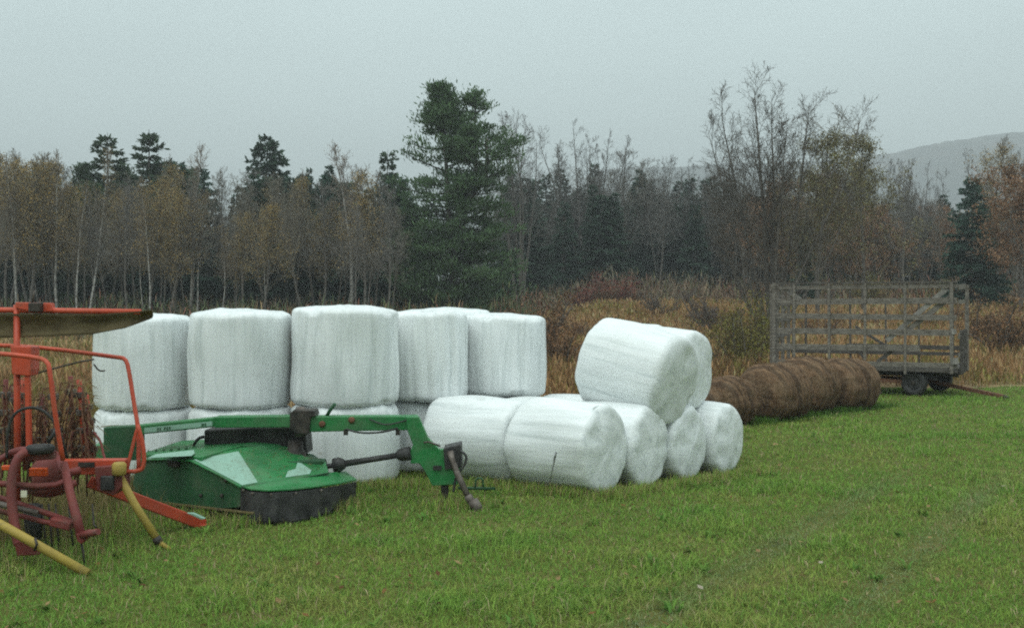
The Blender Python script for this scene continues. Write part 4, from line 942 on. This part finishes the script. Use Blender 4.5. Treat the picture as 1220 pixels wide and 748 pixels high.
    fa = MB().prism([W(368, 496, Yb), W(497, 495.5, Yb), W(500, 512, Yb), W(368, 514.5, Yb)], (0, .2, 0)).build('front_arm', M['green'], root, bevel=.012)
    MB().tube([W(389, 496, Yb + .1), W(393, 489, Yb + .06), W(399, 481, Yb + .02)], .022, 8).build('lever', M['dark_green'], root)
    for px, py in ((419, 500), (489, 503), (384, 505)): MB().lathe(W(px, py, Yb - .002), (0, -1, 0), [(0, .04), (.02, .04), (.03, .02)], 12).build('arm_bolt', M['rust'], root)
    MB().tube([W(412, 511, Yb - .03), W(430, 516, Yb - .05), W(455, 515, Yb - .04), W(474, 510, Yb - .03)], .012, 8, 2).build('hose', M['black'], root)
    MB().tube([W(440, 499, Yb - .02), W(456, 506, Yb - .04), W(468, 505, Yb - .03), W(486, 500, Yb - .02)], .009, 8, 2).build('hose', M['black'], root)
    for px in (412, 474): MB().box(W(px, 514.5, Yb + .02), (.05, .06, .07)).build('hose_clamp', M['grime'], root)
    # gooseneck and hitch
    gn = [(484, 497), (499, 496.5), (510, 522), (523, 535), (548, 536), (549, 556), (545, 577), (515, 578.5), (506, 561), (500, 552), (489, 552), (489, 537), (492, 530), (485, 512)]
    gy = Yb - .05
    MB().prism([W(px, py, gy) for px, py in gn], (0, .06, 0)).build('hitch_plate', M['green'], root, bevel=.008)
    MB().prism([W(px, py, gy + .24) for px, py in gn], (0, .05, 0)).build('hitch_plate', M['green'], root, bevel=.008)
    MB().prism([W(px, py, gy + .06) for px, py in ((484.6, 498), (498.5, 497.5), (509.5, 523), (522.5, 536), (547, 537), (547, 541), (520, 541), (506, 527), (496, 503))], (0, .18, 0)).build('gooseneck', M['green'], root, bevel=.006)
    MB().prism([W(528, 534, gy - .03), W(549, 529, gy - .03), W(550, 556, gy - .03), W(530, 560, gy - .03)], (0, .36, 0)).build('shaft_guard', M['black'], root, bevel=.012)
    MB().box(W(521, 557, gy - .012), (.10, .02, .05)).build('slot_shade', M['black'], root)  # black plate; the slot's inner shade is put into its colour
    ph = MB().tube([W(536, 538, gy - .09), W(539, 548, gy - .13), W(546, 567, gy - .2), W(557, 590, gy - .28)], [.045, .034, .038, .038], 12)
    ph.tube([W(557, 590, gy - .28), W(560, 595, gy - .29), W(568, 604, gy - .32)], [.048, .052, .045], 10); ph.build('drive_shaft', M['steel'], root)
    MB().lathe(W(566, 601, gy - .31), Vector((.5, -.2, -.8)), [(-.06, .06), (.05, .07), (.08, .05)], 12).build('shaft_yoke', M['steel'], root)
    MB().tube([W(548, 537, gy - .1), W(555, 541, gy - .12), W(556, 549, gy - .12), W(549, 560, gy - .12), W(543, 568, gy - .1), W(540, 586, gy - .1)], .016, 8, 2).build('hose', M['black'], root)
    MB().tube([W(505, 527, gy - .03), W(511, 526, gy - .06), W(518, 529, gy - .06), W(524, 531, gy)], .012, 8, 1).build('hose', M['steel'], root)
    MB().bar(W(530, 570, gy + .12), W(530, 606, gy + .12), .09, .09, up=(0, 1, 0)).build('jack_stand', M['grime'], root, bevel=.006)
    MB().box(W(530, 606, gy + .12), (.2, .16, .02)).build('jack_foot', M['grime'], root); MB().tube([W(529, 594, gy + .04), W(514, 611, gy - .15)], .018, 8).build('stand_brace', M['grime'], root)
    # telescopic shaft
    sh = MB().tube([W(386, 556, 13.3), W(402, 553.5, 13.3)], .03, 10).tube([W(408, 552.5, 13.3), W(440, 547.5, 13.3), W(478, 541.5, 13.3)], [.042, .036, .036], 12).build('power_shaft', M['black'], root)
    a = W(478, 541.5, 13.3) - W(402, 553.5, 13.3)
    MB().lathe(W(402, 553.5, 13.3), a, [(-.06, .04), (-.05, .085), (.03, .09), (.07, .07), (.1, .045)], 18).build('joint_bell', M['black'], root)
    MB().lathe(W(478, 541.5, 13.3), a, [(-.06, .04), (-.03, .07), (.06, .085), (.12, .08)], 18).build('joint_bell', M['black'], root)
    MB().tube([W(229, 541, 13.55), W(230, 531, 13.55), W(236, 522, 13.55), W(243, 520, 13.55)], .02, 8, 2).build('hose', M['black'], root)
    # wheel tucked under the rear of the head
    wl = MB().lathe((-3.9, 14.0, .34), (1, .2, 0), [(-.12, .2), (-.12, .3), (-.08, .34), (.08, .34), (.12, .3), (.12, .2)], 28).build('tyre', M['black'], root)
    MB().lathe((-3.9, 14.0, .34), (1, .2, 0), [(-.06, .2), (.0, .2), (.0, .08), (.1, .07)], 20).build('rim', M['yellow'], wl)
mower()
# small green bar with a hoop lying before the lying bale
r_ = empty('drawbar_pin', W(562, 581, 13.9), 'small dark green bar with a hoop handle in the grass by the mower hitch', 'bar')
MB().tube([W(546, 581, 13.85), W(590, 582, 14.0)], .02, 8).build('rod', M['dark_green'], r_)
MB().tube([W(566, 580, 13.9), W(567, 570, 13.9), W(575, 569, 13.9), W(576, 580, 13.9)], .012, 8, 1).build('hoop', M['dark_green'], r_)

# ------------------------------------------------------------------ red rotary rake
def rake():
    root = empty('hay_rake', (-5.0, 10.9, 0), 'orange red rotary hay rake with hoop guards and yellow stands at the left edge', 'hay rake')
    def tb(name, pts, r, m='red', sm=0, n=10, par=root): return MB().tube([W(*p) for p in pts], r, n, sm).build(name, M[m], par)
    # mast and upper boom
    tb('mast', [(21, 600, 11.0), (20.5, 480, 11.0), (20, 363, 11.0)], .032, n=14)
    MB().prism([W(12, 412, 10.9), W(37, 413, 10.9), W(37, 440, 10.9), (W(35, 448, 10.9)), W(14, 446, 10.9)], (0, .2, 0)).build('mast_sleeve', M['red'], root, bevel=.01)
    MB().bar(W(33, 440, 10.95), W(35, 545, 10.95), .045, .06, up=(0, 1, 0)).build('mast_brace', M['red'], root, bevel=.008)
    tb('boom', [(-90, 369, 11.0), (20, 369.5, 11.0), (60, 370, 11.0), (168, 371.5, 11.0)], .028, n=12)
    MB().prism([W(18, 360, 10.95), W(60, 361, 10.95), W(62, 371, 10.95), W(40, 372, 10.95), W(18, 367, 10.95)], (0, .1, 0)).build('boom_bracket', M['red'], root, bevel=.008)
    MB().box(W(43, 366, 10.92), (.12, .1, .09)).build('boom_clamp', M['grime'], root, bevel=.008); tb('clamp_pin', [(38, 362, 10.93), (40, 352, 10.93), (41, 346, 10.93)], .009, 'steel')
    # canvas swath curtain hanging under the boom, sagging and folded
    top = [(-100, 374), (0, 373.5), (60, 374), (120, 374), (165, 371), (183, 369)]; bot = [(-100, 402), (0, 402.5), (60, 401), (110, 398), (148, 391), (180, 379)]
    gridN, rows = 60, 8; vs = []
    for s_, yoff in ((0, 0), (1, .02)):
        for r_ in range(rows):
            for i in range(gridN + 1):
                f = i / gridN * 5; k = min(int(f), 4); fr = f - k; t = r_ / (rows - 1)
                a = [top[k][q] + (top[k + 1][q] - top[k][q]) * fr for q in (0, 1)]; c = [bot[k][q] + (bot[k + 1][q] - bot[k][q]) * fr for q in (0, 1)]
                p = W(a[0] + (c[0] - a[0]) * t, a[1] + (c[1] - a[1]) * t, 11.0); p.y += -.05 + .10 * math.sin(t * 2.2) * .8 + mnoise.noise(Vector((i * .12, t * 1.5, 2))) * .03 + yoff; vs.append(p)
    m = gridN + 1; fs = []; o_ = rows * m
    for r_ in range(rows - 1):
        for i in range(gridN): q = (r_ * m + i, r_ * m + i + 1, (r_ + 1) * m + i + 1, (r_ + 1) * m + i); fs += [q, tuple(o_ + k for k in reversed(q))]
    for i in range(gridN):
        l = (rows - 1) * m; fs += [(l + i, l + i + 1, o_ + l + i + 1, o_ + l + i), (i + 1, i, o_ + i, o_ + i + 1)]
    for r_ in range(rows - 1): fs.append(((r_) * m + gridN, o_ + r_ * m + gridN, o_ + (r_ + 1) * m + gridN, (r_ + 1) * m + gridN))
    cb = MB(); cb._add(vs, fs, True); cb.build('swath_curtain', M['canvas'], root)
    cb = MB(); pts = [(136, 378, 10.93), (150, 375, 10.93), (172, 373, 10.94), (179, 374, 10.94), (174, 378, 10.94), (150, 387, 10.93), (138, 391, 10.93)]
    # guards
    tb('guard_rail', [(-90, 409, 11.6), (10, 411.5, 11.6), (60, 415, 11.5), (140, 425.5, 11.3), (149, 427, 11.28), (153, 437, 11.25), (160, 482, 11.2), (165.5, 515, 11.15), (165, 560, 11.1)], .022, n=12, sm=1)
    tb('guard_rail', [(-90, 416, 10.4), (0, 421, 10.3), (46, 426, 10.25), (57, 431, 10.22), (60, 445, 10.2), (65, 490, 10.2), (75, 548, 10.3)], .022, n=12, sm=1)
    for yy in (11.05, 11.17):
        MB().tube([W(164, 506, yy), W(171, 530, yy), W(172, 552, yy), W(168, 561, yy), W(143, 562, yy)], .022, 8, 1).build('guard_bracket', M['red'], root)
        MB().bar(W(163, 512, yy), W(151, 560, yy), .03, .03, up=(0, 1, 0)).build('guard_strut', M['red'], root, bevel=.004)
    # main cross frame
    MB().bar(W(60, 556, 11.0), W(152, 555, 11.05), .12, .15).build('cross_beam', M['red'], root, bevel=.01)
    MB().box(W(103, 553.5, 10.93), (.16, .02, .05)).build('name_plate', M['grime'], root)
    MB().prism([W(112, 556, 10.9), W(143, 554, 10.9), W(146, 580, 10.9), (W(135, 590, 10.9)), W(115, 584, 10.9)], (0, .25, 0)).build('beam_end_box', M['dark_red'], root, bevel=.012)
    MB().box(W(128, 575, 10.88), (.13, .05, .14)).build('opening_shade', M['black'], root, bevel=.01)  # solid black box whose colour stands for the shade inside an opening
    MB().bar(W(108, 574, 11.15), W(242, 625, 12.05), .11, .12).build('side_boom', M['red'], root, bevel=.012)
    MB().prism([W(222, 611, 11.78), W(230, 611, 11.78), W(244, 617.5, 11.78), W(240, 619, 11.78)], (0, .05, .0)).build('boom_tip', M['mint'], root, bevel=.006)
    MB().box(W(243, 627, 12.0), (.12, .1, .06)).build('boom_foot', M['red'], root, bevel=.01)
    # hub and gear case
    MB().lathe(W(58, 560, 10.95), (0, 0, 1), [(-.26, .08), (-.24, .15), (.05, .16), (.10, .12), (.18, .09)], 24).build('gear_case', M['dark_red'], root)
    MB().lathe(W(48, 536, 10.4), (0, 0, 1), [(-.03, .10), (-.02, .125), (.03, .13), (.05, .11)], 24).build('hub_cap', M['black'], root)
    MB().bar(W(18, 545, 10.4), W(66, 541, 10.45), .1, .08).build('head_beam', M['dark_red'], root, bevel=.01)
    MB().box(W(46, 562, 10.6), (.17, .05, .08)).build('reflector', M['lamp_red'], root, bevel=.01); MB().box(W(9, 557, 10.6), (.10, .05, .05)).build('reflector', M['lamp_red'], root, bevel=.01)
    tb('frame_pipe', [(-60, 566, 10.3), (0, 548, 10.4), (20, 536, 10.4), (40, 536, 10.4)], .036, 'dark_red', 1)
    tb('frame_pipe', [(-60, 572, 10.2), (0, 576, 10.3), (60, 580, 10.4), (85, 570, 10.5)], .03, 'dark_red', 1)
    tb('frame_pipe', [(25, 585, 10.4), (60, 583, 10.45), (90, 575, 10.6)], .035, 'dark_red', 1)
    tb('frame_pipe', [(70, 546, 10.8), (76, 565, 10.6), (95, 560, 10.7)], .04, 'dark_red', 1)
    # lower links
    tb('curved_link', [(36, 538, 10.35), (24, 541, 10.3), (15, 560, 10.25), (13, 590, 10.2), (17, 625, 10.15), (22, 648, 10.1)], .045, 'dark_red', 2, 12)
    MB().prism([W(16, 646, 10.05), W(28, 642, 10.05), (W(46, 655, 10.05)), W(46, 661, 10.05), W(20, 662, 10.05)], (0, .09, 0)).build('link_foot', M['dark_red'], root, bevel=.01)
    MB().box(W(28.5, 588, 10.17), (.055, .012, .06)).build('sticker', M['sticker'], root)
    tb('straight_link', [(76, 552, 10.55), (83, 585, 10.4), (91, 615, 10.3), (97, 640, 10.25)], [.038, .046], 'dark_red', 0, 12)
    MB().prism([W(90, 636, 10.2), W(103, 632, 10.2), W(104, 641, 10.2), W(97, 648, 10.2), (W(92, 645, 10.2))], (0, .1, 0)).build('link_foot', M['dark_red'], root, bevel=.008)
    tb('hitch_pin', [(97, 637, 10.2), (108, 635, 10.15), (117, 633, 10.1)], [.035, .03], 'dark_red'); tb('spring_tine', [(96, 644, 10.24), (99, 656, 10.24), (101, 674, 10.22)], .011, 'grime')
    tb('lower_arm', [(-40, 580, 10.5), (20, 599, 10.45), (88, 622, 10.4)], .028, 'dark_red'); tb('lower_arm', [(-40, 600, 10.45), (20, 613, 10.4), (62, 624, 10.38), (88, 622, 10.38)], .026, 'dark_red', 1)
    tb('ram', [(-10, 598, 10.3), (25, 606, 10.3), (45, 611, 10.32)], .028, 'steel')
    MB().box(W(74, 623, 10.36), (.2, .12, .08), ry=.25).build('arm_joint', M['dark_red'], root, bevel=.012)
    tw = MB().lathe(W(40, 622, 10.75), (1, .5, 0), [(-.07, .09), (-.07, .17), (-.04, .19), (.04, .19), (.07, .17), (.07, .09)], 24).build('tyre', M['black'], root)
    MB().lathe(W(40, 622, 10.75), (1, .5, 0), [(-.04, .10), (.04, .10), (.05, .03)], 16).build('rim', M['grime'], tw)
    tw = MB().lathe(W(-10, 622, 11.6), (1, .3, 0), [(-.08, .12), (-.08, .22), (-.05, .25), (.05, .25), (.08, .22), (.08, .12)], 24).build('tyre', M['black'], root)
    MB().lathe(W(-10, 622, 11.6), (1, .3, 0), [(-.04, .12), (.04, .12), (.05, .03)], 16).build('rim', M['grime'], tw)
    # yellow prop stands
    tb('stand', [(142, 566, 10.95), (160, 600, 10.95), (187, 642, 10.95)], .04, 'yellow', 0, 12)
    tb('stand_tip', [(187, 642, 10.95), (190, 646, 10.95), (205, 656, 10.9)], [.03, .022], 'yellow', 0, 10); MB().lathe(W(187.5, 643, 10.95), Vector((.5, 0, -.8)), [(-.03, .045), (.03, .047), (.04, .03)], 12).build('stand_collar', M['grime'], root)
    MB().lathe(W(142, 560, 10.9), (0, 0, 1), [(-.05, .05), (-.03, .07), (.06, .07), (.08, .05)], 16).build('stand_socket', M['yellow'], root)
    tb('stand', [(-50, 601, 10.0), (0, 624, 9.95), (105, 683, 9.85)], .042, 'yellow', 0, 12)
    tb('stand_clip', [(42, 641, 9.86), (44, 648, 9.84), (41, 655, 9.86)], .012, 'grime')
    # hoses
    tb('hose', [(8, 545, 10.35), (9, 510, 10.3), (18, 490, 10.28), (38, 484, 10.28), (55, 490, 10.3), (70, 510, 10.35), (80, 545, 10.5)], .014, 'black', 2, 8)
    tb('hose', [(57, 527, 10.4), (64, 517, 10.4), (68, 508, 10.45)], .018, 'black'); tb('hose', [(112, 515, 11.3), (120, 525, 11.25), (124, 545, 11.2), (130, 556, 11.1)], .012, 'dark_red', 1, 8)
    tb('wire', [(36, 447, 11.2), (60, 440, 11.3), (95, 431, 11.5), (112, 428, 11.6)], .009, 'grime'); tb('wire', [(112, 434, 11.5), (118, 442, 11.45), (125, 441.5, 11.45)], .009, 'grime', 1)
    # folded tine arms standing upright, each with pairs of spring tines and weathered straw caught on them
    for ai, (px0, py0, px1, py1, Y) in enumerate([(4, 548, 7, 452, 11.3), (30, 560, 27, 450, 11.5), (52, 555, 50, 470, 11.6), (70, 548, 62, 455, 11.3), (88, 548, 84, 448, 11.7), (101, 548, 94, 452, 11.4), (-22, 560, -20, 450, 11.4), (110, 546, 103, 470, 11.8), (16, 556, 15, 458, 11.8)]):
        arm = tb('tine_arm', [(px0, py0, Y), ((px0 + px1) / 2 + rnd.uniform(-1, 1), (py0 + py1) / 2, Y), (px1, py1, Y)], .026, 'red' if ai % 2 else 'dark_red', 0, 10)
        for k in range(9):
            tn = MB()
            t = .05 + k * .11; a = W(px0 + (px1 - px0) * t, py0 + (py1 - py0) * t, Y)
            for sx in (-1, 1):
                d = Vector((sx * rnd.uniform(.02, .09), -rnd.uniform(.05, .16), 0)); tn.tube([a, a + d, a + d + Vector((sx * .03, -.03, -.17)), a + d + Vector((sx * .05, -.05, -.38))], .008, 6)
            tn.build('spring_tine', M['rust'], arm)
        for k in range(4):
            cl = MB()
            t = .15 + k * .22; a = W(px0 + (px1 - px0) * t, py0 + (py1 - py0) * t, Y - .01); cl.box(a, (.10, .1, .06), rz=rnd.uniform(-.5, .5))
            cl.build('tine_clamp', M['steel'], arm, bevel=.008)
    V_ = []; c_ = []
    for k in range(420):
        px0, px1, Y = rnd.choice([(4, 7, 11.3), (30, 27, 11.5), (52, 50, 11.6), (70, 62, 11.3), (88, 84, 11.7), (101, 94, 11.4), (110, 103, 11.8), (16, 15, 11.8)]); t = rnd.random()
        p = W(px0 + (px1 - px0) * t + rnd.gauss(0, 4), 550 - 100 * t, Y + rnd.gauss(0, .06)) - root_of(root); d = Vector((rnd.gauss(0, .5), rnd.gauss(0, .4), rnd.uniform(-1, .25))).normalized(); w_ = d.cross(Vector((0, 1, 0))).normalized() * .006
        V_ += [p - w_, p + w_, p + d * rnd.uniform(.08, .3)]; c_ += [rnd.choice([(.34, .25, .13), (.27, .19, .09), (.42, .33, .18)])] * 3
    ob = link('caught_straw', fast_mesh('caught_straw', np.array(V_), np.arange(len(V_)).reshape(-1, 3), np.array(c_), M['dry']), root); ob['kind'] = 'stuff'
    for k in range(16):
        px = rnd.uniform(2, 112); y0 = rnd.uniform(468, 520); Y = rnd.uniform(11.25, 11.8); sx = rnd.choice((-1, 1))
        tb('spring_tine', [(px, y0, Y), (px + sx * 3, y0 + 10, Y - .03), (px + sx * 2, y0 + 40, Y - .05), (px + sx * 6, y0 + 68, Y - .02)], .009, 'rust' if k % 2 else 'dark_red', 1, 6)
    for (px, py) in ((68, 655), (52, 650), (40, 645), (60, 662), (84, 650), (30, 640), (112, 628)): tb('spring_tine', [(px - 2, 600, 10.7), (px, 625, 10.6), (px + 3, py, 10.55)], .009, 'grime')
rake()

# ------------------------------------------------------------------ air
HZ = .00092
hz = MB().box((0, 500, 141), (6400, 4800, 288)).build('haze', mat('thin autumn mist', lambda nt, b, N, L: None)); tag(hz, 'thin grey autumn mist lying over field and wood', 'haze', kind='stuff')
nt = hz.data.materials[0].node_tree; nt.nodes.remove(nt.nodes['Principled BSDF'])
pv = nt.nodes.new('ShaderNodeVolumePrincipled'); pv.inputs['Density'].default_value = HZ; pv.inputs['Color'].default_value = (.9, .95, .97, 1); pv.inputs['Anisotropy'].default_value = 0
nt.links.new(pv.outputs[0], nt.nodes['Material Output'].inputs['Volume'])

# ------------------------------------------------------------------ light
SUN_EL, SUN_AZ = R(62), R(205)                              # azimuth clockwise from +Y: from behind and left of the camera
w = bpy.data.worlds.new('World'); sc.world = w; w.use_nodes = True; nt = w.node_tree; bg = nt.nodes['Background']
sky = nt.nodes.new('ShaderNodeTexSky'); sky.sky_type = 'NISHITA'; sky.sun_disc = False; sky.sun_elevation = SUN_EL; sky.sun_rotation = SUN_AZ; sky.air_density = 1.0; sky.dust_density = 3.0
tc = nt.nodes.new('ShaderNodeTexCoord'); sep = nt.nodes.new('ShaderNodeSeparateXYZ'); nt.links.new(tc.outputs['Generated'], sep.inputs[0])
# an even overcast: cloud deck a little brighter overhead, with faint slow unevenness, over most of the clear sky
deck = ramp(nt, sep.outputs['Z'], [(0.0, (.535, .645, .635)), (.12, (.54, .65, .64)), (.3, (.55, .665, .665)), (.75, (.86, .99, .985))])
cl = nt.nodes.new('ShaderNodeTexNoise'); cl.inputs['Scale'].default_value = 2.2; cl.inputs['Detail'].default_value = 5
mp = nt.nodes.new('ShaderNodeMapping'); mp.inputs['Scale'].default_value = (1, 1, 3.5); nt.links.new(tc.outputs['Generated'], mp.inputs[0]); nt.links.new(mp.outputs[0], cl.inputs['Vector'])
cm = ramp(nt, cl.outputs[0], [(.3, (.93,) * 3), (.7, (1.05, 1.05, 1.05))])
deck2 = mixc(nt, 1.0, deck.outputs[0], cm.outputs[0], 'MULTIPLY')
sc10 = nt.nodes.new('ShaderNodeVectorMath'); sc10.operation = 'SCALE'; sc10.inputs['Scale'].default_value = 10.0; nt.links.new(deck2, sc10.inputs[0])
mxs = nt.nodes.new('ShaderNodeMix'); mxs.data_type = 'VECTOR'; mxs.inputs[0].default_value = .95
nt.links.new(sky.outputs[0], mxs.inputs[4]); nt.links.new(sc10.outputs[0], mxs.inputs[5])
nt.links.new(mxs.outputs[1], bg.inputs['Color']); bg.inputs['Strength'].default_value = .1
sun = bpy.data.lights.new('sun', 'SUN'); sun.energy = .9; sun.angle = R(50); sun.color = (.97, 1, .96)
so = bpy.data.objects.new('sun', sun); COL.objects.link(so)
dirv = Vector((math.sin(SUN_AZ) * math.cos(SUN_EL), math.cos(SUN_AZ) * math.cos(SUN_EL), math.sin(SUN_EL)))
so.rotation_euler = (-dirv).to_track_quat('-Z', 'Y').to_euler(); so.location = (0, 0, 60)

# ------------------------------------------------------------------ camera and render settings
cam = bpy.data.cameras.new('camera'); cam.sensor_width = 36; cam.lens = 36 * F / 1220; cam.shift_y = -(374 - HY) / 1220; cam.clip_end = 6000
co = bpy.data.objects.new('camera', cam); COL.objects.link(co); co.location = (0, 0, EYE); co.rotation_euler = (R(90), 0, 0); sc.camera = co
vs_ = sc.view_settings; sc.display_settings.display_device = 'sRGB'; vs_.view_transform = 'Standard'; vs_.look = 'None'; vs_.gamma = 1; vs_.exposure = .66; vs_.use_curve_mapping = False
sc.render.engine = 'CYCLES'; cy = sc.cycles; cy.max_bounces = 4; cy.diffuse_bounces = 2; cy.glossy_bounces = 2; cy.transmission_bounces = 2; cy.volume_bounces = 0; cy.transparent_max_bounces = 4
cy.use_denoising = False; cy.denoiser = "OPENIMAGEDENOISE"; cy.filter_width = 2.0; cy.caustics_reflective = False; cy.caustics_refractive = False
